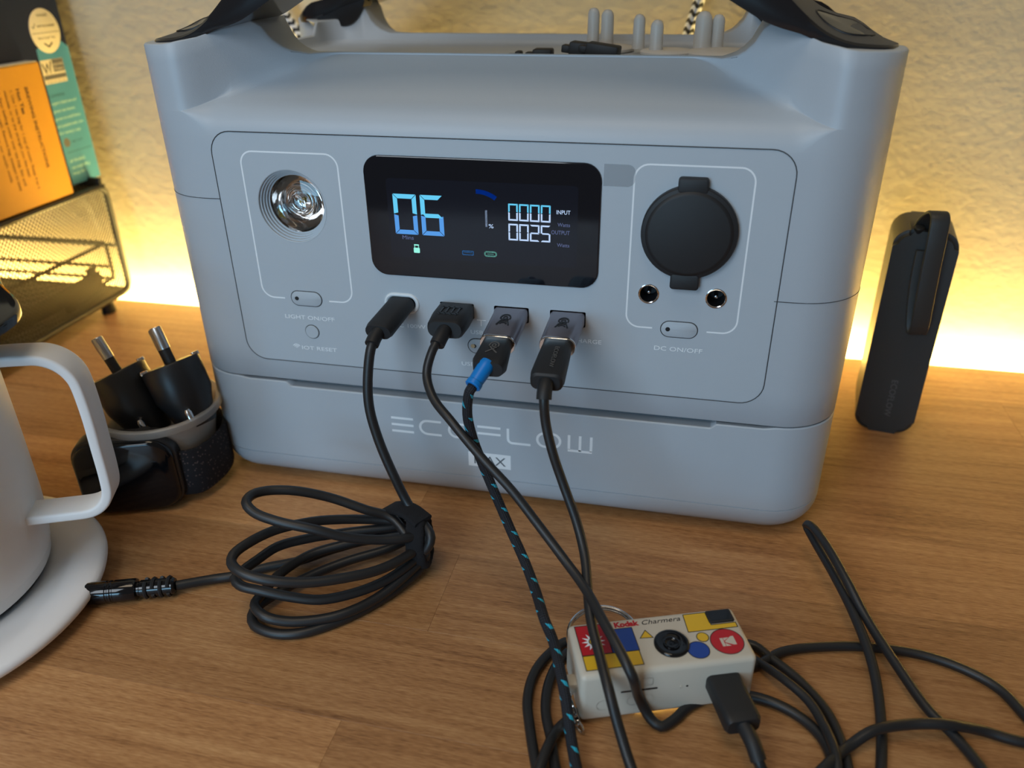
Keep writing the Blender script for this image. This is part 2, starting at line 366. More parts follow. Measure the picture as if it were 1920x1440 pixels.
# ------------------------------------------------------------------ object bookkeeping
def tag(o, label=None, cat=None, group=None, kind=None):
    if label: o['label'] = label
    if cat: o['category'] = cat
    if group: o['group'] = group
    if kind: o['kind'] = kind
    return o
def thing(name, label, cat, group=None, base=(0, 0, 0)):
    o = bpy.data.objects.new(name, None); C.objects.link(o); o.empty_display_size = 0.02
    o.location = Vector(base) * S
    bpy.context.view_layer.update()
    return tag(o, label, cat, group)
ROOTS = []
def settle():
    """children were built in world coordinates: keep them there under their moved parents"""
    bpy.context.view_layer.update()
    for o in list(C.objects):
        if o.parent and not o.get('_k'):
            r = o.parent
            while r.parent: r = r.parent
            if r.type == 'EMPTY' and o.parent == r: o.matrix_parent_inverse = Matrix.Translation(-r.location)
PATHS = {
    'cup_warmer_cord': [(-39,-27,93.5), (-39.5,-31,91), (-38.2,-30,93), (-39.9,-33,81.6), (-39.6,-36,69), (-36.5,-38,55.8), (-31,-40,41.3), (-24,-42,26.5), (-11.9,-52.6,21), (-16,-53.9,14), (-30.9,-45.1,22), (-40.7,-47,26), (-55.2,-49.5,32), (-67.7,-54.4,37), (-76.6,-59.1,39), (-80.1,-63.9,40), (-79.8,-69.1,40), (-75.8,-71.5,38), (-65.6,-72.7,36), (-52.1,-70.9,33), (-40.7,-67.2,28), (-29.7,-61.5,24), (-20.8,-56,22), (-17.2,-49.8,20), (-21.1,-41,18), (-32.4,-41.9,18), (-44.6,-46.1,20), (-56,-52.9,23), (-61.9,-58.3,25), (-71.1,-68,27), (-76.6,-78.6,28), (-78.4,-85.2,28), (-77.6,-88.4,27), (-72.6,-91.4,26), (-62.3,-91.4,24), (-49.2,-86.6,21), (-36.8,-79,19), (-27.1,-70.1,17), (-20,-59.6,16), (-17.1,-50.3,15), (-21.9,-39.1,15), (-34.4,-43.4,15), (-52.1,-50.6,15), (-63.5,-57.7,16), (-72.2,-65.8,17), (-76.2,-74.7,17), (-78.7,-81.5,17), (-79.4,-86.2,17), (-76.3,-88.2,16), (-68.2,-88.3,15), (-56.1,-86.2,12), (-46.8,-83.4,10), (-36.3,-76.6,9), (-26.3,-66.9,9), (-19.4,-57.5,11), (-16.3,-49.8,12), (-22.7,-40.8,12), (-37.1,-45.1,11), (-49.7,-50.8,10), (-61.4,-58,9), (-66.5,-65.7,9), (-69.7,-74.4,9), (-70.8,-85.2,9), (-70.4,-90.2,9), (-64.9,-93.7,8), (-56.5,-92.7,6), (-45.3,-88.3,5), (-36.8,-83,5), (-27.6,-71.9,5), (-18.7,-57.1,8), (-16,-49.5,9), (-25,-38.5,7), (-34.2,-46.2,6), (-48.3,-55.6,5), (-60.9,-66.9,4), (-68.3,-77.7,4), (-72.4,-86.1,4), (-72.7,-90.1,3), (-69.6,-93.9,2.5), (-61.1,-95.7,2), (-51.3,-93.7,2), (-41.1,-86.4,2), (-31.7,-76.2,2), (-22.8,-62.8,2.5), (-16.7,-49.9,5), (-21.5,-38.9,5), (-42.5,-40.5,5), (-57.4,-48.5,4), (-68.7,-57,3), (-80.7,-63.1,2.5), (-91.6,-70.7,2.5), (-98.7,-74,2.5), (-110.1,-82,4)],
    'velcro': [(-15.8,-47.3,15)],
    'barrel_plug': [(-109.7,-82.4,4.5), (-140.7,-93.5,4.5)],
    'cable2': [(-11.5,-22,96), (-13,-28,92), (-14.1,-29,92.5), (-15.5,-34,84.6), (-11.2,-41,78.5), (-2.3,-48,73.2), (10.2,-55,64.1), (23.3,-61,54.8), (34.2,-67,45.6), (44.1,-74,38.5), (53,-83,34.7), (61.5,-96,32.5), (67.1,-104,30.4), (71.9,-110,26.7), (75.2,-104,9), (79.2,-105.8,3), (82.6,-107.2,2), (86.6,-103.9,2), (91.4,-97.4,2), (101.6,-90.4,2), (112.5,-88.8,2), (120.7,-90.6,2), (128.8,-95.4,2), (133.8,-102.2,2), (135.4,-111.5,2), (132.2,-123.1,2), (113.1,-137.2,2), (78.8,-144.5,2), (56.2,-139.2,2), (51.6,-129.3,2), (48.3,-119,2), (44.9,-109.6,2), (43.7,-99.1,2), (45.2,-88.5,2), (47.9,-82.3,2)],
    'loopA': [(78.5,-80.2,2), (58.8,-83.1,2)],
    'cable3': [(8.2,-49,94.7), (5.7,-50,87.5), (4.6,-50,78.5), (5.9,-49,67.8), (9.4,-49,56.5), (15.3,-53,45.5), (22.7,-61,36.6), (30.1,-71,31.1), (36,-81,27.3), (41.6,-94,27.2), (44.7,-96.5,22), (48.7,-105.7,19), (51.8,-112.6,14), (54.4,-119.5,8), (57.4,-127.5,4), (60.5,-135.5,3), (64.2,-145,3)],
    'cable4': [(32,-57,93), (34.1,-52,96.4), (33.4,-54,90.5), (34.2,-55,81.6), (37,-57,71.1), (41.3,-59,59.5), (47.1,-64,47.7), (51.5,-72,39.3), (56.5,-92,30.4), (61.2,-103.7,26), (65.8,-114.7,22), (70.1,-121.6,14), (74.6,-128.9,8), (82.3,-141.1,3), (98.2,-152.7,2), (122.2,-150.5,2), (142.4,-134.1,2), (149.8,-108.5,2), (153,-86.4,3), (152.7,-68.5,6), (149,-48.9,9), (144.2,-31.6,11), (138,-12.5,13), (135.6,-6.8,15), (136.4,-10.5,18), (140.6,-22.8,19), (147.1,-38.6,15), (153.3,-50.7,9), (160.9,-67.6,5.6), (168.5,-83.2,3), (174.8,-91.5,2), (179.9,-102.1,2), (183.9,-118.8,2)],
    'arc': [(60.7,-98.3,2), (92.5,-82.7,2), (114,-74.5,2), (123.8,-66.2,2), (140,-60.3,2), (155.9,-57.5,2), (174.1,-58,2), (187.6,-63,2), (194.7,-68.8,2), (199.1,-78,2), (205.2,-93,2), (202.9,-108,2)],
    'arc2': [(206.3,-98.4,2), (195.6,-89.5,2), (183.9,-87.8,2.3), (171.3,-91.4,6.5), (160.3,-93.3,6), (148.4,-98.6,6.5), (140.4,-104.5,4), (131.9,-114.9,5.5), (124.5,-124.7,2)],
    'arc3': [(92.1,-61.8,2), (112.1,-65,2), (120.2,-71,2), (128.6,-78.9,2), (136,-90.2,2), (139.1,-102,2), (139.9,-112.4,2), (139.4,-125,2)],
    'arc4': [(113.7,-72.1,2), (121.7,-81.7,5.5), (129.6,-89.8,5.5), (133.7,-98.5,5), (135.9,-110.3,5.5), (135.3,-122.4,2)],
    'leftA': [(47.7,-77.2,2), (41.3,-85,2), (37.9,-94.6,2), (37.9,-105.8,2), (40.6,-115.7,2), (45.8,-130.5,2), (50,-140.5,2)],
    'leftC': [(65.8,-94.9,2), (57.2,-105.7,2), (51.5,-112.7,2), (49.1,-121.6,5.5), (47.2,-132.8,5.5), (46,-144.8,2)],
    'usbc_cam': [(101.4,-92,11), (106.9,-109,11), (110.5,-113.9,7), (114.1,-119.4,4), (119.3,-132.6,2)],
}

# ================================================================== SETTING
def box_obj(name, x0, x1, y0, y1, z0, z1, m, kind='structure'):
    mb = MB(); mb.add(*rbox(((x0 + x1) / 2, (y0 + y1) / 2, (z0 + z1) / 2), (x1 - x0, y1 - y0, z1 - z0), 0))
    o = mb.build(name, m, smooth=None); tag(o, kind=kind); return o
box_obj('wall_back', -1400, 1400, 214, 260, -720, 1700, M['wall'])
box_obj('floor', -1400, 1400, -1900, 214, -740, -720, M['floor'])
# desk: staves of oak laminate laid side by side on a core board
desk = thing('desk', 'oak-coloured wooden desk top made of long staves, pushed close to the wall', 'desk', base=(0, -100, -30))
mb = MB(); mb.add(*rbox((0, -130, -17.5), (1500, 640, 25), 1)); mb.build('core_board', M['wood'], desk)
for sx in (-1, 1):
    for sy in (-400, 150):
        mb = MB(); mb.add(*rbox((sx * 690, sy, -375), (45, 45, 690), 2)); mb.build('leg', M['wood'], desk)
rows = [191.0]; ws = [43, 47, 44, 46, 47, 45, 44, 47, 46, 45, 47, 44, 46, 49]
for wv_ in ws: rows.append(rows[-1] - wv_)
for i in range(len(ws)):
    y1, y0 = rows[i], rows[i + 1]; x = -750 + random.uniform(-180, 0)
    while x < 750:
        ln = random.uniform(330, 520); xa, xb = max(x, -750), min(x + ln, 750)
        if xb - xa > 3:
            mb = MB(); mb.add(*rbox(((xa + xb) / 2, (y0 + y1) / 2, -2.5), (xb - xa - 0.05, y1 - y0 - 0.05, 5), 0.06, 1)); mb.build('stave', M['wood'], desk, smooth=None)
        x += ln
# LED strip fixed behind the rear edge of the desk
led = thing('light_strip', 'glowing warm LED strip hidden in the gap between desk and wall', 'light strip', base=(0, 203, -20))
mb = MB(); mb.add(*rbox((0, 203.5, -21), (1700, 9, 1.2), 0)); mb.build('tape', M['tan'], led, smooth=None)
mb = MB(); mb.add(*rbox((0, 203.5, -19.6), (1700, 5, 1.0), 0)); mb.build('diffuser', M['led'], led, smooth=None)
for x in range(-840, 841, 140):
    mb = MB(); mb.add(*rbox((x, 197, -24.5), (8, 11, 5), 0)); mb.build('clip', M['blackplastic'], led, smooth=None)

# ================================================================== POWER STATION
st = thing('power_station', 'light grey portable power station with black handles and a lit display', 'power station', base=(0, 92, 0))
HX, HY, CY, RC = 143.5, 92.5, 92.5, 25.0
def ss(a, b, x):
    t = max(0.0, min(1.0, (x - a) / (b - a))); return t * t * (3 - 2 * t)
# plan columns going round: (x, y, nx, ny)
def plan(extra=()):
    out = []
    xs = sorted(set([-106.0, 106.0] + [round(v, 2) for v in [-118.5 + k * 237 / 94 for k in range(95)]] + list(extra)))
    for x in xs: out.append((x, 0.0, 0, -1))
    for k in range(1, 12): a = math.radians(-90 + 90 * k / 12); out.append((HX - RC + RC * math.cos(a), RC + RC * math.sin(a), math.cos(a), math.sin(a)))
    for k in range(41): out.append((HX, RC + k * (185 - 2 * RC) / 40, 1, 0))
    for k in range(1, 12): a = math.radians(90 * k / 12); out.append((HX - RC + RC * math.cos(a), 185 - RC + RC * math.sin(a), math.cos(a), math.sin(a)))
    for x in xs[::-1]: out.append((x, 185.0, 0, 1))
    for k in range(1, 12): a = math.radians(90 + 90 * k / 12); out.append((-HX + RC + RC * math.cos(a), 185 - RC + RC * math.sin(a), math.cos(a), math.sin(a)))
    for k in range(41): out.append((-HX, 185 - RC - k * (185 - 2 * RC) / 40, -1, 0))
    for k in range(1, 12): a = math.radians(180 + 90 * k / 12); out.append((-HX + RC + RC * math.cos(a), RC + RC * math.sin(a), math.cos(a), math.sin(a)))
    return out
def interp(t, x):
    if x <= t[0][0]: return t[0][1]
    for (a, p), (b, q) in zip(t, t[1:]):
        if x <= b: k = (x - a) / (b - a); k = k * k * (3 - 2 * k) * 0.5 + k * 0.5; return p + (q - p) * k
    return t[-1][1]
ZT = [(83, 189.0), (89, 191.0), (92.7, 194.4), (94.6, 198.2), (96.6, 201.6), (99.2, 203.2), (102.5, 202.4), (108, 199.6), (115, 197.4), (125, 195.8), (143, 195.0)]
def inset_front(ax):
    t = 119.5 - ax; k = 5.0
    r = 0 if t < -k else (t if t > k else (t + k) ** 2 / (4 * k)); r *= 1.07
    m = 46.0; k = 6.0; d = m - r          # soft upper limit
    return m if d < -k else (r if d > k else m - (d + k) ** 2 / (4 * k))
def cols_upper():
    P = plan(); cols = []
    for (x, y, nx, ny) in P:
        front = abs(ny) > 0.5 and abs(nx) < 0.01
        fi = inset_front(abs(x)) if front else 0
        ts = ss(63, 49, abs(y - CY)) if abs(nx) > 0.99 else 0
        ins = 0.02 + fi + 23 * ts
        zt = interp(ZT, abs(x)) if (front or ts == 0) else 195.0
        if abs(nx) > 0.99: zt = 195.0 - 6.0 * ts
        slope = 17.0 / 47.0 if front else 17.0 / 23.0
        e = Vector((ins, min(ins * slope, zt - 172))); L = e.length; d = e / L; r = min(11.0, L * 0.95)
        rows_ = [(0.5, 56.3), (0, 57.0), (0, 71.0), (0, 95.0), (0, 130.0), (0, 150.0), (0, 160.5)]
        p0 = Vector((0, 172 - min(r, 8.6))); p1 = Vector((0, 172)); p2 = p1 + d * r
        for k in range(0, 7):
            t = k / 6; q = p0 * (1 - t) ** 2 + p1 * 2 * t * (1 - t) + p2 * t * t; rows_.append((q.x, q.y))
        mid = p1 + e; wall = zt - mid.y
        rr_ = min(5.0, wall, (mid - p2).length)           # soft inner corner where bevel meets post
        q0 = mid - d * rr_; q1 = Vector((ins, mid.y + rr_))
        for k in range(1, 5): q = p2 + (q0 - p2) * (k / 4); rows_.append((q.x, q.y))
        for k in range(1, 5):
            t = k / 4; q = q0 * (1 - t) ** 2 + mid * 2 * t * (1 - t) + q1 * t * t; rows_.append((q.x, q.y))
        end = Vector((ins, zt))
        for k in range(1, 4):
            q = q1 + (end - q1) * (k / 4); rows_.append((q.x, q.y))
        rows_ += [(end.x, end.y - 0.3), (end.x + 0.5, end.y + 0.25), (end.x + 1.3, end.y + 0.35)]
        pts = [(x - nx * a, y - ny * a, z) for a, z in rows_]
        # inner rim on a rounded rectangle
        hx, hy, ri = 116.0, 43.5, 12.0
        if abs(nx) < 0.01: ix = max(-(hx - ri), min(hx - ri, x)); ix = x if abs(x) < 96 else math.copysign(96 + (abs(x) - 96) * 8.0 / 22.5, x); iy = CY + ny * hy
        elif abs(ny) < 0.01: ix = nx * hx; iy = CY + (y - CY) * (hy - ri) / (92.5 - RC)
        else: ix = math.copysign(hx - ri, nx) + ri * nx; iy = CY + math.copysign(hy - ri, ny) + ri * ny
        n_ = Vector((-nx, -ny))
        zi = zt
        pts += [(ix + nx * 1.2, iy + ny * 1.2, zi + 0.35), (ix + nx * 0.3, iy + ny * 0.3, zi + 0.1), (ix, iy, zi - 0.6)]
        pts += [(ix - nx * 1.0, iy - ny * 1.0, 186.5), (ix - nx * 2.0, iy - ny * 2.0, 184.8), (ix - nx * 4.5, iy - ny * 4.5, 184.0)]
        cols.append(pts)
    return P, cols
P_, cols = cols_upper(); nc = len(cols); nr = len(cols[0])
v = [p for c in cols for p in c]; f = []
for i in range(nc):
    j = (i + 1) % nc
    for k in range(nr - 1):
        if k in (2, 3, 4, 5) and P_[i][1] == 0 and P_[j][1] == 0 and abs(P_[i][0]) <= 106.01 and abs(P_[j][0]) <= 106.01: continue   # opening for the control panel
        f.append((i * nr + k, j * nr + k, j * nr + k + 1, i * nr + k + 1))
f.append(tuple(i * nr + nr - 1 for i in range(nc)))
mb = MB(); mb.add(v, f); mb.build('main_housing', M['shell'], st, smooth=50)
# battery module underneath
def cols_lower():
    P = plan(extra=(-97, -95, -92.5, 92.5, 95, 97)); cols = []
    for (x, y, nx, ny) in P:
        notch = 3.0 * ss(96.5, 92.5, abs(x)) if y == 0 else 0
        thin = 0.9 * ss(117, 115, abs(x)) if (y == 0) else 0
        zt = 55.8 - max(notch, thin)
        corner = 1 - max(abs(nx), abs(ny)); rb = 12.0
        rr = []
        for k in range(7):
            a = math.radians(90 * k / 6); rr.append((rb * 0.75 * (1 - math.sin(a)), 2.4 + rb * (1 - math.cos(a))))
        rr = [(rb * 0.75 + 4, 2.4)] + rr
        rr = [q for q in rr if q[1] < 14.0 or True]
        top = rr[-1][1]
        g = 14.6
        if top < g - 0.3: pass
        rows_ = rr + [(0, max(g, top + .1)), (0.45, max(g, top + .1) + 0.1), (0.45, max(g, top + .1) + 0.45), (0, max(g, top + .1) + 0.55), (0, 40.0), (0, zt - 0.5), (0.5, zt), (5.5, zt), (5.6, 55.8), (12, 55.8)]
        cols.append([(x - nx * a, y - ny * a, z) for a, z in rows_])
    return cols
cols = cols_lower(); nc = len(cols); nr = len(cols[0])
v = [p for c in cols for p in c]; f = []
for i in range(nc):
    j = (i + 1) % nc
    for k in range(nr - 1): f.append((i * nr + k, j * nr + k, j * nr + k + 1, i * nr + k + 1))
f.append(tuple(i * nr for i in range(nc))[::-1]); f.append(tuple(i * nr + nr - 1 for i in range(nc)))
mb = MB(); mb.add(v, f); bat = mb.build('battery_module', M['shell'], st, smooth=40)
mb = MB(); mb.add(*prism(rrect(276, 174, 22, 6, cx=0, cy=92.5), ((0, 0, 51.5), (1, 0, 0), (0, 1, 0), (0, 0, 1)), 0, 6)); mb.build('gasket', M['slot'], st, smooth=None)
for sx in (-1, 1):
    for yy in (22, 163):
        mb = MB(); mb.add(*prism(rrect(46, 22, 5, cx=sx * 92, cy=yy), ((0, 0, 0), (1, 0, 0), (0, 1, 0), (0, 0, 1)), 0, 3.4)); mb.build('foot', M['shell'], st)
# side seam, a fine dark joint running from the control panel round each corner
def seam(pts, r=0.16):
    mb = MB(); mb.add(*tube(pts, r, 6, step=2)); mb.build('seam', M['seam'], st)
seam([(-111, -0.02, 137.9), (-118.5, -0.02, 137.9)] + [(-118.5 - 25 * math.sin(a), 25 - 25 * math.cos(a), 137.9) for a in [math.radians(q) for q in (15, 30, 45, 60, 75, 90)]] + [(-143.5, 60, 137.9), (-143.5, 150, 137.9)])
seam([(110, -0.02, 109.9), (118.5, -0.02, 109.9)] + [(118.5 + 25 * math.sin(a), 25 - 25 * math.cos(a), 109.9) for a in [math.radians(q) for q in (15, 30, 45, 60, 75, 90)]] + [(143.5, 60, 109.9), (143.5, 150, 109.9)])
# control panel with its openings
pan_loop = rrect(221.4, 98.2, 8.5, 8, cx=0, cy=115.4)
holes = [[(-79.6 + 14.8 * math.cos(a), 136.2 + 14.8 * math.sin(a)) for a in [2 * PI * k / 48 for k in range(48)]]]
for x in (64.0, 89.1): holes.append([(x + 3.6 * math.cos(a), 109.6 + 3.6 * math.sin(a)) for a in [2 * PI * k / 24 for k in range(24)]])
PORTS = [(-12.6, 96.6), (10.1, 96.6), (33.0, 96.6)]
for x, z in PORTS: holes.append(rrect(14.3, 6.6, 0.5, 2, cx=x, cy=z))
holes.append(rrect(11.6, 5.6, 2.7, 5, cx=-36.2, cy=97.9))
pan = curve_fill('control_panel', [pan_loop] + holes, 1.6, FRONT(0, 0, 0.72), M['panel'], st)
rg = rrect(222.3, 99.1, 9.0, 8, cx=0, cy=115.4)
mb = MB(); mb.add(*sweep([(x, -0.04, z) for x, z in rg], [(0.2, 0), (0, 0.2), (-0.2, 0), (0, -0.2)], closed=True)); mb.build('panel_seam', M['seam'], pan, smooth=None)
def sleeve(name, loop, y0, y1, m, parent, back=True):
    n = len(loop); v = [(x, y0, z) for x, z in loop] + [(x, y1, z) for x, z in loop]
    f = [(i, (i + 1) % n, (i + 1) % n + n, i + n) for i in range(n)] + ([tuple(range(n, 2 * n))] if back else [])
    mb = MB(); mb.add(v, f); return mb.build(name, m, parent)
for x, z in PORTS:
    q = sleeve('usb_port', rrect(14.3, 6.6, 0.5, 2, cx=x, cy=z), -0.05, 12, M['dark'], st)
    mb = MB(); mb.add(*rbox((x, 5, z + 1.2), (11.5, 9, 1.4), 0.1)); mb.build('tongue', M['rubber'], q)
q = sleeve('usb_c_port', rrect(11.6, 5.6, 2.7, 5, cx=-36.2, cy=97.9), -0.05, 9, M['dark'], st)
rim = rrect(13.6, 7.4, 3.65, 7, cx=-36.2, cy=97.9)
mb = MB(); mb.add(*sweep([(x, -0.1, z) for x, z in rim], circ(0.8, 8), closed=True)); mb.build('rim', M['print_dim'], q)
# lamp
lamp = thing_lamp = None
cx_, cz_ = -79.6, 136.2
prof = [(14.8, -0.1)]
r_, d_ = 14.5, 0.0
for k in range(4):
    prof += [(r_, d_ + 0.05), (r_, d_ + 1.0), (r_ - 0.68, d_ + 1.05)]; r_ -= 0.68; d_ += 1.1
prof += [(r_, d_ + 0.1), (r_, d_ + 0.6)]
mb = MB(); mb.add(*lathe(prof, 64, (cx_, -0.06, cz_), 'Y')); lamp = mb.build('lamp', M['panel'], st, smooth=30); lamp['label'] = 'round recessed torch lamp with stepped ring bezel'
rp = [(11.75, 4.6), (11.4, 5.6), (10.4, 8.5), (8.6, 11.3), (6.2, 13.2), (3.6, 14.0), (0.02, 14.2)]
mb = MB(); mb.add(*lathe(rp, 40, (cx_, 0, cz_), 'Y')); mb.build('reflector', M['reflector'], lamp, smooth=60)
M['lens'] = mat('clear_lens', (1, 1, 1, 1), 0.0, trans=1, var=0)
lp_ = [(0.02, 3.9), (5.0, 4.1), (9.5, 4.55), (11.6, 5.2), (11.6, 5.6), (9.8, 6.2), (7.0, 7.2), (5.4, 8.4), (4.9, 9.6), (4.3, 9.6), (3.0, 8.2), (0.02, 7.2)]
mb = MB(); mb.add(*lathe(lp_, 48, (cx_, 0, cz_), 'Y')); mb.build('lens', M['lens'], lamp, smooth=40)
mb = MB(); mb.add(*lathe([(3.6, 3.2), (3.1, 2.9), (2.7, 3.4), (2.7, 4.2), (3.7, 4.4), (3.6, 3.2)], 32, (cx_ - 0.2, 0.6, cz_), 'Y')); mb.build('lens_ring', M['lens'], lamp, smooth=50)
mb = MB(); mb.add(*rbox((cx_, 12.5, cz_), (2.6, 1.2, 2.6), 0.2)); mb.build('led_chip', M['yellow'], lamp)
# barrel sockets
for x in (64.0, 89.1):
    mb = MB(); mb.add(*lathe([(4.0, 0.0), (3.95, -0.25), (3.65, -0.35), (3.3, -0.1), (3.2, 0.6)], 32, (x, -0.1, 109.6), 'Y')); q = mb.build('barrel_socket', M['chrome'], st)
    mb = MB(); mb.add(*lathe([(3.2, 0.4), (3.1, 8), (0.02, 8)], 24, (x, -0.1, 109.6), 'Y')); mb.build('bore', M['dark'], q)
    mb = MB(); mb.add(*lathe([(0.02, 1.2), (0.55, 1.4), (0.8, 2.2), (0.8, 8)], 16, (x, -0.1, 109.6), 'Y')); mb.build('pin', M['steel'], q)
# rubber cover of the car socket
o_ = [(0.02, -4.2), (14.3, -4.2), (15.0, -4.0), (15.7, -3.3), (16.9, -3.0), (17.3, -2.5), (17.3, 0)]
mb = MB(); mb.add(*lathe(o_, 56, (76.9, 0, 134.6), 'Y')); cov = mb.build('socket_cover', M['rubber'], st, smooth=30); cov['label'] = 'round black rubber cap over the car socket'
for dz, hh in ((17.4, 5.4), (-18.4, 6.0)):
    mb = MB(); mb.add(*prism(rrect(10.6, hh, 1.2, 4, cx=76.9, cy=134.6 + dz), FRONT(0, 0), -0.5, 3.4, 0.6)); mb.build('tab', M['rubber'], cov)
# buttons
def pill(x, z, w_=13.8, h_=6.4):
    mb = MB(); mb.add(*prism(rrect(w_, h_, h_ / 2 - .01, 8, cx=x, cy=z), FRONT(0, 0), -0.05, 0.45, 0.3)); b = mb.build('button', M['panel'], st)
    rr = rrect(w_ + 0.3, h_ + 0.3, h_ / 2 + .1, 8, cx=x, cy=z)
    mb = MB(); mb.add(*sweep([(a, -0.1, c) for a, c in rr], [(0.18, 0), (0, 0.18), (-0.18, 0), (0, -0.18)], closed=True)); mb.build('button_gap', M['seam'], b, smooth=None)
    mb = MB(); mb.add(*lathe([(0.9, 0.0), (0.9, -0.1), (0.02, -0.1)], 16, (x - w_ / 2 + 2.6, -0.42, z), 'Y')); mb.build('indicator', M['dark'], b)
    return b
pill(-79.0, 96.6); pill(76.6, 95.6); pill(-1.5, 81.2)
mb = MB(); mb.add(*lathe([(0.9, 0.0), (0.9, -0.12), (0.02, -0.12)], 16, (-6.4, -0.47, 81.2), 'Y')); mb.build('indicator', M['gold'], st)
mb = MB(); mb.add(*lathe([(3.0, 0), (3.0, -0.35), (2.8, -0.5), (0.02, -0.5)], 32, (-78.5, -0.05, 81.3), 'Y')); q = mb.build('reset_button', M['panel'], st)
mb = MB(); mb.add(*sweep([(-78.5 + 3.15 * math.cos(a), -0.1, 81.3 + 3.15 * math.sin(a)) for a in [2 * PI * k / 32 for k in range(32)]], [(0.18, 0), (0, 0.18), (-0.18, 0), (0, -0.18)], closed=True)); mb.build('button_gap', M['seam'], q, smooth=None)
# printed frames
def stroke(pts, wd, closed=False, y=-0.11, X=(1, 0, 0), Z=(0, 0, 1), O=(0, 0, 0), N_=(0, -1, 0), th=0.06):
    P = [Vector((a, b)) for a, b in pts]; n = len(P); L_, R2 = [], []
    for i in range(n):
        a = P[i - 1] if (i or closed) else P[i]; b = P[(i + 1) % n] if (i < n - 1 or closed) else P[i]
        d1 = (P[i] - a); d2 = (b - P[i]); d = (d1.normalized() + d2.normalized()); d = d.normalized() if d.length > 1e-6 else Vector((1, 0))
        c = 1.0
        if d1.length > 1e-6 and d2.length > 1e-6: c = max(0.5, math.cos(d1.angle(d2) / 2))
        nn = Vector((-d.y, d.x)) * wd / 2 / c; L_.append(P[i] + nn); R2.append(P[i] - nn)
    X, Z, O, N_ = Vector(X), Vector(Z), Vector(O), Vector(N_)
    f3 = lambda p, h: O + X * p.x + Z * p.y + N_ * h
    v = []
    for l, r in zip(L_, R2): v += [f3(l, -y), f3(r, -y), f3(l, -y - th), f3(r, -y - th)]
    f = []
    for i in range(n if closed else n - 1):
        a = 4 * i; b = 4 * ((i + 1) % n)
        f += [(a, a + 1, b + 1, b), (a + 2, b + 2, b + 3, a + 3), (a, b, b + 2, a + 2), (a + 1, a + 3, b + 3, b + 1)]
    return v, f
def arc2(cx, cz, r, a0, a1, n=8): return [(cx + r * math.cos(math.radians(a0 + (a1 - a0) * k / n)), cz + r * math.sin(math.radians(a0 + (a1 - a0) * k / n))) for k in range(n + 1)]
def frame_print(x0, x1, z0, z1, g0, g1, r=5.2):
    pts = [(g0, z0)] + arc2(x0 + r, z0 + r, r, 270, 180) + arc2(x0 + r, z1 - r, r, 180, 90) + arc2(x1 - r, z1 - r, r, 90, 0) + arc2(x1 - r, z0 + r, r, 0, -90) + [(g1, z0)]
    mb = MB(); mb.add(*stroke(pts, 0.62)); mb.build('printed_frame', M['print'], pan, smooth=None)
frame_print(-99.0, -58.0, 96.2, 157.6, -89.0, -68.8)
frame_print(56.0, 97.9, 95.5, 158.4, 66.3, 87.0)
text('printed_text', 'LIGHT ON/OFF', 2.6, FRONT(-78.9, 86.9, -0.1), M['print'], pan, width=22.8)
text('printed_text', 'IOT RESET', 2.5, FRONT(-76.4, 72.4, -0.1), M['print'], pan, width=16.4)
mb = MB()
for r in (0.5, 1.2, 1.9): mb.add(*stroke(arc2(-87.0, 72.7, r, 35, 145), 0.35))
mb.build('printed_symbol', M['print'], pan, smooth=None)
text('printed_text', 'DC ON/OFF', 2.6, FRONT(76.9, 86.2, -0.1), M['print'], pan, width=18.6)
text('printed_text', 'USB-C 100W', 2.5, FRONT(-36.0, 87.0, -0.1), M['print'], pan, width=18.5)
text('printed_text', 'USB-A', 2.5, FRONT(-7.4, 86.6, -0.1), M['print'], pan, width=8.5, align='LEFT')
text('printed_text', 'FAST CHARGE', 2.5, FRONT(46.9, 86.6, -0.1), M['print'], pan, width=19.5, align='RIGHT')
text('printed_text', 'USB ON/OFF', 2.5, FRONT(-2.2, 71.6, -0.1), M['print'], pan, width=19)
mb = MB(); mb.add(*stroke([(-4.4, 93.0), (-0.6, 93.0)], 0.35)); mb.add(*stroke([(-2.6, 93.0), (-2.6, 90.4)], 0.35)); mb.build('printed_symbol', M['print'], pan, smooth=None)
# strip of clear tape beside the display
mb = MB(); mb.add(*prism([(44.9, 150.1), (54.0, 150.1)] + arc2(53.6, 152.8, 2.7, -80, 0, 5) + arc2(53.6, 155.3, 2.7, 0, 90, 5) + [(45.0, 158.0)], FRONT(0, 0), 0.1, 0.17)); mb.build('clear_tape', M['tape'], pan, smooth=None)
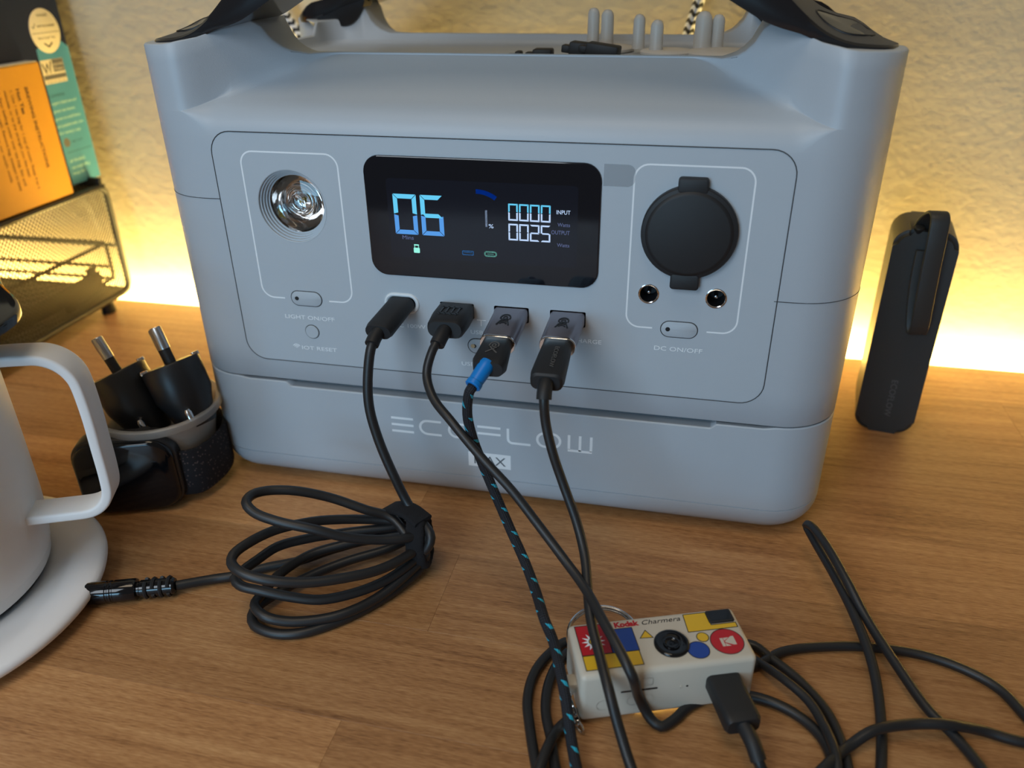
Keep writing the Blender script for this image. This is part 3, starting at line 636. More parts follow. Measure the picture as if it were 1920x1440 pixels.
# display
mb = MB(); mb.add(*prism(rrect(91.8, 47.9, 6.6, 8, cx=-1.5, cy=134.2), FRONT(0, 0), -0.1, 0.9, 0.45)); dsp = mb.build('display', M['glass'], st, smooth=12)
dsp['label'] = 'black glass display with glowing cyan digits'
mb = MB(); mb.add(*prism(rrect(74.5, 31.5, 1.5, 4, cx=-1.2, cy=134.0), FRONT(0, 0), 0.5, 0.93)); mb.build('lcd_area', M['lcd'], dsp, smooth=None)
YD = -0.96
def seg7(ch, x, z, w_, h_, t, slant=0.0, top=None):
    """polygons of a seven-segment digit; x,z lower-left corner"""
    SEG = {'0': 'abcdef', '1': 'bc', '2': 'abged', '5': 'afgcd', '6': 'afgedc'}[ch]
    g = t * 0.09; m2 = h_ / 2
    poly = {'a': [(g, h_), (w_ - g, h_), (w_ - t - g, h_ - t), (t + g, h_ - t)], 'd': [(g, 0), (t + g, t), (w_ - t - g, t), (w_ - g, 0)],
            'f': [(0, h_ - g), (t, h_ - t - g), (t, m2 + t * .35), (0, m2 + g)], 'b': [(w_, h_ - g), (w_, m2 + g), (w_ - t, m2 + t * .35), (w_ - t, h_ - t - g)],
            'e': [(0, g), (0, m2 - g), (t, m2 - t * .35), (t, t + g)], 'c': [(w_, g), (w_ - t, t + g), (w_ - t, m2 - t * .35), (w_, m2 - g)],
            'g': [(t * .4, m2 + t / 2 - g), (w_ - t * 1.1, m2 + t / 2 - g), (w_ - g * 2, m2 - t / 2), (t * 1.1, m2 - t / 2)]}
    for s_ in SEG:
        p = [(x + a + slant * b, z + b) for a, b in poly[s_]]
        mb = MB(); mb.add(*prism(p, ((0, 0, 0), (1, 0, 0), (0, 0, 1), (0, -1, 0)), 0.93, 0.99))
        mm = top[0] if s_ in 'afbg' else top[1]
        mb.build('digit_segment', mm, dsp, smooth=None)
big = (M['d_cyan'], M['d_blue']); sm = (M['d_white'], M['d_blue'])
seg7('0', -36.0, 127.9, 9.4, 15.9, 1.75, -0.01, big); seg7('6', -25.0, 127.9, 9.0, 15.9, 1.75, -0.01, big)
for i, ch in enumerate('0000'): seg7(ch, 9.6 + i * 4.17, 135.6, 3.7, 6.5, 0.6, 0, (M['d_cyan'], M['d_white']))
for i, ch in enumerate('0025'): seg7(ch, 9.6 + i * 4.17, 127.9, 3.7, 6.5, 0.6, 0, (M['d_white'], M['d_white']))
mb = MB(); mb.add(*stroke([(0.95, 132.6), (0.95, 139.1)], 0.8, y=-0.93)); mb.build('digit_segment', M['d_white'], dsp, smooth=None)
def dtext(s, sz, x, z, m, wd, al='CENTER'): text('display_text', s, sz, FRONT(x, z, -0.96), m, dsp, width=wd, align=al, thick=0.03)
dtext('%', 2.3, 2.8, 132.2, M['d_white'], 1.9); dtext('Mins', 2.3, -31.1, 125.8, M['d_dim'], 4.6)
dtext('INPUT', 2.2, 33.3, 139.0, M['d_white'], 5.2, 'RIGHT'); dtext('Watts', 2.0, 33.3, 134.3, M['d_dim'], 4.7, 'RIGHT')
dtext('OUTPUT', 2.2, 33.2, 131.2, M['d_dim'], 7.0, 'RIGHT'); dtext('Watts', 2.0, 33.2, 126.4, M['d_dim'], 4.7, 'RIGHT')
mb = MB(); mb.add(*stroke(arc2(-2.6, 133.5, 12.6, 91, 54, 10), 1.7, y=-0.93)); mb.build('charge_arc', M['d_royal'], dsp, smooth=None)
mb = MB(); mb.add(*stroke(rrect(4.3, 1.5, 0.15, 2, cx=-6.8, cy=121.7), 0.45, closed=True, y=-0.93)); mb.add(*stroke([(-8.4, 121.9), (-5.2, 121.9)], 0.3, y=-0.93)); mb.build('usb_icon', M['d_blue'], dsp, smooth=None)
mb = MB(); mb.add(*stroke(rrect(4.6, 1.7, 0.8, 5, cx=2.3, cy=121.8), 0.6, closed=True, y=-0.93)); mb.add(*stroke([(1.0, 121.8), (3.6, 121.8)], 0.3, y=-0.93)); mb.build('usb_c_icon', M['d_green'], dsp, smooth=None)
mb = MB(); mb.add(*prism(rrect(2.5, 2.1, 0.3, 3, cx=-27.8, cy=121.5), FRONT(0, 0), 0.93, 0.99)); mb.add(*prism(rrect(2.0, 0.5, 0.1, 2, cx=-27.8, cy=123.7), FRONT(0, 0), 0.93, 0.99))
mb.add(*stroke([(-28.6, 122.4), (-28.6, 123.6)], 0.35, y=-0.93)); mb.add(*stroke([(-27.0, 122.4), (-27.0, 123.6)], 0.35, y=-0.93)); mb.build('fuel_icon', M['d_green'], dsp, smooth=None)
# maker's lettering on the battery module
mb = MB(); t_ = 1.15; y0_ = -0.02; lo, hi, md = 35.1, 41.9, 38.5
def lt(pts, closed=False): mb.add(*stroke(pts, t_, closed, y=y0_))
for z in (lo, md, hi): lt([(-46.0, z), (-35.6, z)])
lt([(-22.6, hi), (-29.1, hi)] + arc2(-29.1, 38.5, 3.4, 90, 270, 8) + [(-22.6, lo)])
def oo(cx): lt(rrect(10.0, 6.8, 3.39, 8, cx=cx, cy=38.5), True)
oo(-14.0); oo(25.9)
lt([(-6.0, hi), (4.5, hi)]); lt([(-6.0, md), (4.5, md)])
lt([(7.8, 42.4)] + arc2(9.8, 37.1, 2.0, 180, 270, 5) + [(17.9, lo)])
lt([(34.8, 42.4), (34.8, lo - .1)]); lt([(34.3, 34.6), (44.9, 34.6)]); lt([(44.4, 34.9), (44.4, 42.4)]); lt([(39.6, 34.6), (39.6, 42.4)])
mb.build('lettering', M['print'], bat, smooth=None)
mb = MB(); mb.add(*prism([(-10.6, 20.8), (8.9, 20.8), (8.9, 28.3), (-10.6, 28.3)], FRONT(0, 0), -0.1, 0.05)); mb.build('label_patch', M['print'], bat, smooth=None)
text('lettering', 'MAX', 6.4, FRONT(-0.9, 22.3, -0.08), M['slot'], bat, width=14.5, thick=0.03)

# handles: two arches, front and rear
def handle(ysign):
    Yc = lambda t: CY + ysign * (CY - t)       # t = distance from the front (or rear) face
    top = [(140.5, 196.2), (132.0, 196.9), (122.0, 198.0), (114.5, 201.0), (108.3, 205.4), (102.0, 211.0), (93.0, 219.5), (80.0, 230.0), (60.0, 240.5), (35.0, 247.0), (0.0, 249.5)]
    bot = [(140.0, 193.4), (131.0, 193.8), (122.0, 195.0), (114.0, 197.3), (107.0, 200.2), (101.5, 201.6), (95.0, 203.8), (87.0, 208.0), (75.0, 214.5), (58.0, 222.0), (34.0, 229.0), (0.0, 232.0)]
    def res(t): return [Vector((a, 0, b)) for a, b in t]
    A = cr_spline([(a, 0, b) for a, b in top], 4); B_ = cr_spline([(a, 0, b) for a, b in bot], 4)
    def samp(P, n):
        L = [0]
        for a, b in zip(P, P[1:]): L.append(L[-1] + (b - a).length)
        out = []
        for k in range(n):
            s_ = L[-1] * k / (n - 1); i = max(j for j in range(len(L)) if L[j] <= s_ + 1e-9); i = min(i, len(P) - 2)
            out.append(P[i].lerp(P[i + 1], (s_ - L[i]) / max(1e-9, L[i + 1] - L[i])))
        return out
    n = 48; A = samp(A, n); B_ = samp(B_, n)
    secs = []
    for sgn in (1, -1):
        rng = range(n) if sgn == 1 else range(n - 2, -1, -1)
        for k in rng:
            a, b = A[k], B_[k]
            e = min(1.0, (140.6 - a.x) / 13.0); e = max(0.18, math.sqrt(max(0, 1 - (1 - e) ** 2)))       # rounded tip in plan
            yf, yb = 27.5 - 18.0 * e, 27.5 + 18.0 * e
            pts = [(yf + 0.6, b, 0), (yf, b, 0.25), (yf, b, 0.78), (yf + 1.2, b, 0.96), (yf + 3.5, b, 1.0), (yb - 4, b, 1.02), (yb - 1.2, b, 0.96), (yb, b, 0.75), (yb, b, 0.25), (yb - 0.6, b, 0)]
            tl = 7.0 * ss(0, 16, 141 - a.x) * (1 - ss(40, 75, 141 - a.x) * .6)
            secs.append([((b + (a - b) * h).x * sgn, Yc(y), (b + (a - b) * h).z + tl * h * max(0, (y - 9.5)) / 36) for y, _, h in pts])
    v = [p for s_ in secs for p in s_]; m_ = len(secs[0]); f = []; f2 = []
    for i in range(len(secs) - 1):
        for j in range(m_):
            q = (i * m_ + j, i * m_ + (j + 1) % m_, (i + 1) * m_ + (j + 1) % m_, (i + 1) * m_ + j)
            (f2 if 3 <= j <= 5 else f).append(q)
    f += [tuple(range(m_)), tuple((len(secs) - 1) * m_ + j for j in range(m_))]
    mb = MB(); mb.add(v, f); h = mb.build('handle', M['handle_rim'], st, smooth=45, fix=False)
    mb = MB(); mb.add(v, f2); mb.build('top_grip', M['handle'], h, smooth=45, fix=False)
    for sgn in (1, -1):        # oval pads set in the top of each end
        vv = []; 
        def ztop(x):
            x = abs(x); P = A
            for a, b in zip(P, P[1:]):
                if b.x <= x <= a.x: return a.z + (b.z - a.z) * (a.x - x) / max(1e-6, a.x - b.x)
            return P[0].z
        ring = [(122.5 + 10.0 * math.cos(a), 27.5 + 9.5 * math.sin(a)) for a in [2 * PI * k / 32 for k in range(32)]]
        tilt = lambda x, y: 7.0 * ss(0, 16, 141 - abs(x)) * max(0, y - 9.5) / 36
        mb = MB(); mb.add(*sweep([(sgn * x, Yc(y), ztop(x) + 0.15 + tilt(x, y)) for x, y in ring], circ(0.35, 6), closed=True)); mb.build('pad_groove', M['dark'], h)
        vv = [(sgn * 122.5, Yc(27.5), ztop(122.5) + 0.3 + tilt(122.5, 27.5))] + [(sgn * (122.5 + (x - 122.5) * .95), Yc(27.5 + (y - 27.5) * .95), ztop(122.5 + (x - 122.5) * .95) + 0.25 + tilt(x, y)) for x, y in ring]
        mb = MB(); mb.add(vv, [(0, 1 + k, 1 + (k + 1) % 32) for k in range(32)]); mb.build('pad', M['handle_rim'], h)
        # rounded tongue that laps down the inner face of the post
        if ysign < 0: continue
        zb_ = lambda x: interp([(q.x, q.z) for q in B_[::-1]], x)
        xs_ = [95 + 27 * k / 18 for k in range(19)]
        tg = [(sgn * x, zb_(x) + 1.5) for x in xs_] + [(sgn * x, 192.6 + (zb_(x) - 192.6) * ((x - 108.5) / 13.5) ** 2 - 0.2) for x in xs_[::-1]]
        mb = MB(); yy0, yy1 = Yc(40), Yc(50.6)
        nn = len(tg); v3 = [(x, yy0, z) for x, z in tg] + [(x, yy1, z) for x, z in tg]
        mb.add(v3, [(i, (i + 1) % nn, (i + 1) % nn + nn, i + nn) for i in range(nn)] + [tuple(range(nn)), tuple(range(nn, 2 * nn))]); mb.build('handle_tongue', M['handle_rim'], h)
    return h
handle(-1); handle(1)

# ================================================================== CABLES AT THE STATION
def cord(name, key_pts, r, m, parent, n=12, up=None):
    mb = MB(); v, f, uv = tube(key_pts, r, n); mb.add(v, f, uv); return mb.build(name, m, parent, smooth=60, fix=False)
def basis(a, b, up=(0, 0, 1)):
    a, b = Vector(a), Vector(b); d = (b - a).normalized(); x = d.cross(Vector(up)).normalized(); y = x.cross(d)
    return a, x, y, d
def plug_body(a, b, prof_list, up=(0, 0, 1)):
    """prof_list: (t, w, h, r) rounded-rectangle sections between a and b"""
    o, x, y, d = basis(a, b, up); L_ = (Vector(b) - Vector(a)).length; v = []; f = []; n = None
    for t, w_, h_, r in prof_list:
        rr = rrect(w_, h_, min(r, w_ / 2 - .01, h_ / 2 - .01), 4); n = len(rr)
        for p, q in rr: v.append(o + x * p + y * q + d * (t * L_))
    for i in range(len(prof_list) - 1):
        for j in range(n): f.append((i * n + j, i * n + (j + 1) % n, (i + 1) * n + (j + 1) % n, (i + 1) * n + j))
    f.append(tuple(range(n))[::-1]); f.append(tuple((len(prof_list) - 1) * n + j for j in range(n)))
    return v, f
# --- 1: thick cord, USB-C in the station to the barrel plug of the cup warmer
t = thing('coiled_cable', 'thick black cable coiled on the desk, feeding the mug coaster', 'cable', base=(-40, -60, 0))
mb = MB(); mb.add(*plug_body((-36.2, -0.4, 97.9), (-38.0, -24, 95.2), [(0, 11.4, 6.2, 3.0), (.9, 11.6, 6.6, 3.2), (1, 10.6, 5.6, 2.7)])); pl = mb.build('usb_c_plug', M['rubber'], t)
mb = MB(); mb.add(*plug_body((-36.2, 5, 97.9), (-36.2, -0.6, 97.9), [(0, 8.3, 2.5, 1.2), (1, 8.3, 2.5, 1.2)])); mb.build('metal_tip', M['steel'], pl)
mb = MB(); mb.add(*tube([(-37.8, -22.5, 95.4), (-38.6, -26, 93.9), (-38.9, -29, 92.2)], 2.8, 12)); mb.build('strain_relief', M['rubber'], t)
P1 = PATHS['cup_warmer_cord']
i0 = P1.index((-35, -31, 91)) if (-35, -31, 91) in P1 else 1
cord('cord', [(-38.0, -24.5, 94.4), (-38.9, -29, 91.8)] + [tuple(p) for p in P1[3:]], 1.95, M['cable'], t, 14)
a, b = PATHS['barrel_plug']
mb = MB(); mb.add(*lathe([(1.9, 0), (2.9, .2), (3.4, 1)] + [(3.4, 13.2), (3.0, 13.6), (3.0, 14.4), (4.1, 14.8), (4.4, 15.6), (4.4, 23.0), (4.15, 23.3), (4.15, 23.9), (4.4, 24.2), (4.4, 24.9), (4.15, 25.2), (4.15, 25.8), (4.4, 26.1), (4.4, 33), (4.0, 34), (.02, 34)], 24, (a[0], a[1], 4.6), Vector(b) - Vector(a))); bp = mb.build('barrel_plug', M['gloss'], t, smooth=30)
o, x, y, d = basis(a, b)
for k in range(4):
    for sgn in (-1, 1):
        mb = MB(); c = Vector((a[0], a[1], 4.6)) + d * (2.4 + k * 2.9)
        ang0 = 10 if k % 2 == 0 else 100
        pts = [c + (x * math.cos(math.radians(q)) + y * math.sin(math.radians(q))) * 3.55 for q in range(ang0 + (180 if sgn < 0 else 0), ang0 + (180 if sgn < 0 else 0) + 141, 20)]
        mb.add(*sweep(pts, circ(0.75, 6))); mb.build('relief_ridge', M['rubber'], bp)
# hook-and-loop tie round the bundle
bc = Vector(PATHS['velcro'][0]); tie = thing('cable_tie', 'fuzzy black hook-and-loop tie gripping the right end of the coil', 'cable tie', base=tuple(bc))
axis = Vector((1, 0.15, 0.05)).normalized()
v_ = axis.cross(Vector((0, 0, 1))).normalized(); w2 = v_.cross(axis)
bc = bc + Vector((-3, 0, 0)); ringp = [bc + v_ * (8.6 * math.cos(q)) + w2 * (11.0 * math.sin(q)) + Vector((0, 0, -0.6)) for q in [2 * PI * k / 40 for k in range(40)]]
def band(P, wd, th, m, name, parent, axis, closed=True, rough=0.0):
    n = len(P); v = []; f = []; ax = Vector(axis); cen = sum((Vector(p) for p in P), Vector()) / n; K = 10
    for i, p in enumerate(P):
        a, b = Vector(P[i - 1]), Vector(P[(i + 1) % n]); nn = (b - a).cross(ax).normalized()
        if nn.dot(Vector(p) - cen) < 0: nn = -nn
        prof = [(-wd / 2, 0), (-wd / 2 + th * .3, th / 2), (-wd * .25, th * .62), (0, th * .66), (wd * .25, th * .62), (wd / 2 - th * .3, th / 2), (wd / 2, 0), (wd / 2 - th * .3, -th / 2), (0, -th / 2), (-wd / 2 + th * .3, -th / 2)]
        for s_, h in prof: v.append(Vector(p) + ax * (s_ + random.uniform(-rough, rough)) + nn * (h + random.uniform(-rough, rough)))
    for i in range(n):
        for j in range(K): f.append((i * K + j, i * K + (j + 1) % K, ((i + 1) % n) * K + (j + 1) % K, ((i + 1) % n) * K + j))
    mb = MB(); mb.add(v, f); return mb.build(name, m, parent, smooth=60)
band(ringp, 8, 2.6, M['velcro'], 'strap', tie, axis, rough=0.22)
tp = [bc + Vector((-15, 8, 7.5)), bc + Vector((-10, 5, 10.6)), bc + Vector((-4, 2, 11.8)), bc + Vector((3, -2, 10.8))]
mb = MB(); mb.add(*sweep(cr_spline(tp, 2), rrect(2.4, 9, 1.0, 2), up=(0, 0, 1))); mb.build('tail', M['velcro'], tie, smooth=60)
# --- 2: USB-A cable in the second port
t = thing('charging_cable', 'black cable in the leftmost rectangular port, dipping to the toy camera', 'cable', base=(10, -60, 0))
mb = MB(); mb.add(*plug_body((-12.6, 0.8, 96.6), (-11.8, -20.5, 96.9), [(0, 12, 4.5, .4), (.04, 12, 4.5, .4), (.05, 14.0, 6.6, 1.4), (.1, 14.6, 7.4, 2.2), (.55, 15.2, 8.0, 2.6), (.93, 14.6, 8.0, 3.4), (1, 13.2, 6.6, 3.2)])); pl = mb.build('usb_a_plug', M['rubber'], t)
o, x, y, d = basis((-12.4, -5, 100.6), (-12.0, -16, 100.7))
mb = MB()
for dx_, w_ in ((-3.6, 1.0), (-1.4, 1.0), (0.9, 1.0), (3.2, 1.0)): mb.add(*rbox((-12.2 + dx_, -10.5, 100.9), (0.7, 8, 0.35), 0))
for dy_ in (-13.5, -7.2): mb.add(*rbox((-12.3, dy_, 100.9), (8.4, 0.7, 0.35), 0))
mb.build('moulded_emblem', M['blackplastic'], pl, smooth=None)
mb = MB(); mb.add(*tube([(-11.8, -20, 96.6), (-12.3, -23.5, 95.6), (-13.0, -27, 93.6)], 2.9, 12)); mb.build('strain_relief', M['rubber'], t)
c2 = [tuple(p) for p in PATHS['cable2']]
cord('cord', [(-12.1, -22, 96.1), (-12.8, -25.5, 95.0)] + c2[2:], 1.75, M['cable'], t)
# --- 3: braided cable with adapter and blue collar
def adapter(x, y1, z, drop, label):
    a_ = thing('usb_adapter', label, 'adapter', group=None, base=(x, -10, z))
    mb = MB(); mb.add(*plug_body((x, 0.4, z), (x + 0.1, y1, z - drop), [(0, 13.2, 5.6, .9), (.06, 13.8, 6.4, 1.6), (.12, 13.9, 6.7, 2.8), (.97, 13.6, 7.6, 3.3), (1, 13.0, 7.0, 3.2)])); bdy = mb.build('sleeve', M['sleeve'], a_)
    mb = MB(); mb.add(*plug_body((x + .1, y1 + .8, z - drop), (x + .1, y1 - .2, z - drop - .05), [(0, 13.75, 7.75, 3.35), (.6, 13.75, 7.75, 3.35), (1, 13.2, 7.2, 3.2)])); mb.build('polished_edge', M['chrome'], a_)
    mb = MB(); mb.add(*rbox((x, 5, z), (12, 9, 4.5), .2)); mb.build('metal_tip', M['steel'], a_)
    # emblem: ring with an eye and two little feet
    fr = dict(X=(1, 0, 0), Z=(0, 1.5, drop / abs(y1) * 0.75), O=(x, y1 * .45, z + 3.62 - drop * .45 + .12), N_=(0, 0, 1))
    mb = MB(); mb.add(*stroke(arc2(0, 0.8, 1.9, 200, -20, 14), 0.55, y=-0.0, **fr)); mb.add(*stroke(arc2(0, 0.8, 0.8, 0, 360, 12), 0.5, y=0, **fr)); mb.add(*stroke(arc2(0, -3.2, 1.4, 160, 20, 8), 0.6, y=0, **fr))
    mb.add(*stroke([(-2.4, -3.4), (-1.5, -1.2), (1.5, 0.0)], .55, y=0, **fr)); mb.add(*stroke([(2.4, -3.4), (1.5, -1.2), (-1.5, 0.0)], .55, y=0, **fr))
    mb.build('emblem', M['dark'], a_, smooth=None)
    return a_
adapter(10.1, -25.5, 96.6, 1.6, 'grey metal USB adapter left of the other, holding the blue-collared plug')
adapter(33.0, -25.5, 96.6, 0.4, 'grey metal USB adapter in the rightmost rectangular port')
t = thing('braided_cable', 'black braided cable with turquoise flecks and a blue collar', 'cable', base=(20, -70, 0))
mb = MB(); mb.add(*plug_body((10.2, -25.2, 94.9), (11.0, -43.5, 93.6), [(0, 11.2, 5.6, 2.4), (.3, 11.8, 6.6, 2.8), (.8, 12.6, 7.4, 2.6), (1, 10.6, 5.6, 2.2)])); pl = mb.build('usb_c_plug', M['rubber'], t)
fr = dict(X=(1, 0, 0), Z=(0, 1.4, 0.1), O=(10.8, -33.5, 98.1), N_=(0, 0, 1))
mb = MB(); mb.add(*stroke(arc2(0, 0.8, 1.7, 200, -20, 14), 0.5, y=-0.0, **fr)); mb.add(*stroke(arc2(0, 0.8, 0.7, 0, 360, 12), 0.45, y=0, **fr)); mb.add(*stroke([(-2.1, -3.0), (1.3, 0.0)], .5, y=0, **fr)); mb.add(*stroke([(2.1, -3.0), (-1.3, 0.0)], .5, y=0, **fr))
mb.build('emblem', M['engrave'], pl, smooth=None)
mb = MB(); mb.add(*lathe([(2.6, -1.5), (3.0, 0), (3.0, 1), (2.75, 7.6), (3.0, 7.8), (3.05, 9.4), (2.7, 9.7), (1.9, 9.7), (1.85, 8.5)], 24, (10.2, -42.2, 94.6), Vector((7.0, -49.6, 89.9)) - Vector((10.2, -42.2, 94.6)))); mb.build('collar', M['blue'], t, smooth=40)
c3 = [tuple(p) for p in PATHS['cable3']]
cord('cord', [(8.2, -46.8, 91.7), (6.6, -49.6, 89.0)] + c3[1:], 1.85, M['braid_teal'], t, 14)
# --- 4: cable in the right-hand adapter, out of frame and back to the toy camera
t = thing('charging_cable', 'long black cable from the rightmost adapter, looping right and back to the toy camera', 'cable', base=(100, -90, 0))
mb = MB(); mb.add(*plug_body((33.1, -25.2, 96.0), (33.2, -49, 93.4), [(0, 11.0, 5.8, 2.6), (.2, 11.4, 6.8, 2.9), (.85, 12.2, 7.4, 2.6), (.97, 11.4, 7.0, 2.6), (1, 9.6, 5.6, 2.2)])); pl = mb.build('usb_c_plug', M['rubber'], t)
text('moulded_lettering', 'ECOFLOW', 2.3, ((33.4, -38.0, 98.5), (0, -1, -0.1), (1, 0, 0), (0, 0, 1)), M['engrave'], pl, width=13.5, thick=0.06)
mb = MB(); mb.add(*tube([(33.2, -47.5, 93.6), (33.2, -50.5, 92.9), (33.3, -52.8, 91.4), (33.4, -54, 89.6)], 2.7, 12)); mb.build('strain_relief', M['rubber'], t)
c4 = [tuple(p) for p in PATHS['cable4']]
ar2 = [tuple(p) for p in PATHS['arc2']]; uc = [tuple(p) for p in PATHS['usbc_cam']]
cord('cord', [(33.2, -50, 93.0), (33.3, -52.4, 91.8)] + c4[2:] + [(255, -85, 2)] + ar2[1:] + [(175, -165, 2), (140, -160, 2)] + uc[::-1][:3] , 1.75, M['cable'], t)
# USB-C plug in the camera
ca = Vector((99.0, -88.8, 13.2)); cb = Vector((107.6, -110.2, 12.0))
mb = MB(); mb.add(*plug_body(ca, cb, [(0, 10.4, 5.6, 1.6), (.06, 11.4, 6.6, 1.8), (.85, 11.6, 6.8, 1.8), (.95, 11.6, 6.8, 2.0), (1, 10.4, 5.8, 1.6)])); mb.build('usb_c_plug', M['rubber'], t)
mb = MB(); mb.add(*tube([tuple(cb - (cb - ca) * .05), tuple(cb + Vector((2.6, -4.4, -1.4))), (112.2, -118.2, 7.6)], 2.5, 12)); mb.build('strain_relief', M['rubber'], t)
mb = MB(); mb.add(*tube([(111.0, -115.4, 9.6), (112.4, -118.6, 7.4)] + uc[-2:-1] + [(119.3, -132.6, 2)], 1.7, 12)); mb.build('cord_end', M['cable'], t, smooth=60)
# --- loose loops lying round the camera: the slack of one more cord
t = thing('cable_slack', 'loose black cord lying in wide loops under and around the toy camera', 'cable', base=(110, -90, 0))
A_ = [tuple(p) for p in PATHS['leftA']][::-1]; ac = [tuple(p) for p in PATHS['arc']]
cord('cord', [(75, -165, 2)] + A_ + ac, 1.75, M['cable'], t)
A_ = [tuple(p) for p in PATHS['leftC']][::-1]; 
cord('cord', [(45, -165, 2)] + A_ + [(95, -78, 2)] + [tuple(p) for p in PATHS['arc3']][1:] + [(155, -150, 2)], 1.75, M['cable'], t)
cord('cord', [tuple(p) for p in PATHS['arc4']], 1.6, M['cable'], t)

# ================================================================== TOY CAMERA
CA = math.radians(20.3); U = Vector((math.cos(CA), math.sin(CA), 0)); V = Vector((-math.sin(CA), math.cos(CA), 0)); C0 = Vector((80.0, -89.0, 0)); ZB = 1.2
t = thing('toy_camera', 'small cream key-ring camera with colourful geometric stickers', 'camera', base=(80, -89, 0))
ROT = Matrix(((U.x, V.x, 0), (U.y, V.y, 0), (0, 0, 1)))
def L2W(u, v, z): return C0 + U * u + V * v + Vector((0, 0, z))
mb = MB(); mb.add(*rbox(L2W(-0.2, -0.4, ZB + 10.4), (59.0, 23.6, 20.8), 2.0, 4, ROT)); bd = mb.build('camera_body', M['camwhite'], t, smooth=50)
ZT_ = ZB + 20.8
TOP = lambda u, v, h=0: (L2W(u, v, ZT_ + h), U, V, (0, 0, 1))
def decal(poly, m, h=0.06, name='sticker', out=True):
    mb = MB(); mb.add(*prism(poly, TOP(0, 0), -0.05, h)); q = mb.build(name, m, bd, smooth=None)
    if out:
        mb = MB(); mb.add(*stroke(poly, 0.28, True, y=-(h + .01), X=U, Z=V, O=L2W(0, 0, ZT_), N_=(0, 0, 1), th=.03)); mb.build('outline', M['ink'], q, smooth=None)
    return q
def cpoly(u, v, r, n=32): return [(u + r * math.cos(2 * PI * k / n), v + r * math.sin(2 * PI * k / n)) for k in range(n)]
decal([(-27.4, -3.4), (-17.2, -3.4), (-17.2, 9.6), (-27.4, 9.6)], M['red'])
decal([(-17.2, -3.6), (-8.2, -3.6), (-8.2, 8.0), (-17.2, 9.6)][:2] + [(-8.2, 6.6), (-17.2, 6.6)], M['bluep'])
decal([(-27.4, -9.6), (-8.4, -9.6), (-8.4, -3.6), (-27.4, -3.6)], M['yellow'])
star = []
for k in range(24): r = 4.0 if k % 2 == 0 else 2.0; star.append((-22.4 + r * math.cos(PI * k / 12), 2.2 + r * math.sin(PI * k / 12)))
decal(star, M['print'], 0.09, out=False); decal(cpoly(-22.4, 2.2, 1.5, 20), M['yellow'], 0.12)
decal([(-4.0, 4.6), (-6.6, 1.4), (-2.2, 1.1)][::-1], M['yellow'])
decal([(10.2, 1.6), (27.6, 1.6), (27.6, 3.7), (19.0, 3.7), (19.0, 9.6), (10.9, 9.6)], M['yellow'])
decal(cpoly(14.2, -1.2, 2.0, 24), M['yellow']); decal(cpoly(11.0, -6.4, 3.6), M['bluep'])
rb_ = decal(cpoly(21.6, -4.2, 5.5, 40), M['red'], 0.07)
# K-shaped mark
for poly in ([(19.5, -6.2), (20.5, -6.2), (20.5, -2.6), (19.5, -2.6)], [(20.9, -4.1), (23.4, -2.2), (24.4, -2.2), (24.4, -5.9), (23.4, -5.9), (20.9, -4.5)], [(20.7, -2.6), (22.6, -2.6), (20.7, -3.9)], [(20.7, -6.2), (22.4, -6.2), (20.7, -4.8)]):
    decal(poly, M['camwhite'], 0.11, out=False, name='emblem')
text('lettering', 'Kodak', 3.1, TOP(-13.9, 7.3, 0.06), M['red'], bd, width=8.6, align='LEFT', bold=0.16, thick=.03)
text('lettering', 'Charmera', 2.9, TOP(-4.7, 7.2, 0.06), M['ink'], bd, width=13.6, align='LEFT', shear=0.35, thick=.03)
mb = MB(); mb.add(*prism(rrect(8.9, 5.6, 0.7, 4, cx=23.1, cy=6.9), TOP(0, 0), 0, 0.7, 0.3)); vf = mb.build('viewfinder', M['rubber'], bd)
mb = MB(); mb.add(*prism(rrect(7.4, 4.2, 0.5, 4, cx=23.1, cy=6.9), TOP(0, 0), 0.6, 0.75)); mb.build('glass', M['gloss'], vf)
mb = MB(); mb.add(*lathe([(5.9, 0), (5.9, .5), (5.6, .9), (4.9, 1.0), (3.2, .45), (2.8, .4), (2.7, .8), (2.3, .85), (2.0, .35), (1.4, .2), (.02, .3)], 40, L2W(3.0, -2.6, ZT_), 'Z')); mb.build('lens', M['gloss'], bd, smooth=50)
FR_ = lambda u, z, h=0: (L2W(u, -12.2 - h, ZB + z), U, (0, 0, 1), -V)
mb = MB(); mb.add(*prism(rrect(12.4, 0.8, 0.39, 4), FR_(-10.2, 12.2), -0.3, 0.03)); mb.build('card_slot', M['dark'], bd, smooth=None)
mb = MB(); mb.add(*prism(rrect(0.8, 0.8, 0.39, 4), FR_(6.0, 11.4), -0.3, 0.03)); mb.build('reset_hole', M['dark'], bd, smooth=None)
text('moulded_lettering', 'R', 1.7, FR_(4.0, 10.8), M['camwhite'], bd, thick=.15)
mb = MB(); mb.add(*stroke(rrect(4.2, 3.2, .4, 2), 0.3, True, y=0, X=U, Z=(0, 0, 1), O=L2W(-7.9, -12.2, ZB + 15.6), N_=-V, th=.12)); mb.add(*stroke(rrect(9, 4, 1.9, 4), 0.3, True, y=0, X=U, Z=(0, 0, 1), O=L2W(-9.5, -12.2, ZB + 7.6), N_=-V, th=.12)); mb.add(*stroke(arc2(0, 0, 2.2, 60, 300, 10), 0.3, y=0, X=U, Z=(0, 0, 1), O=L2W(-22, -12.2, ZB + 7), N_=-V, th=.12)); mb.build('moulded_symbols', M['camwhite'], bd, smooth=None)
mb = MB(); mb.add(*rbox(L2W(2, -3.0, ZB - 0.1), (24, 14, 0.4), 0, 1, ROT)); mb.build('rear_screen', M['key_glow'], t, smooth=None)
mb = MB()
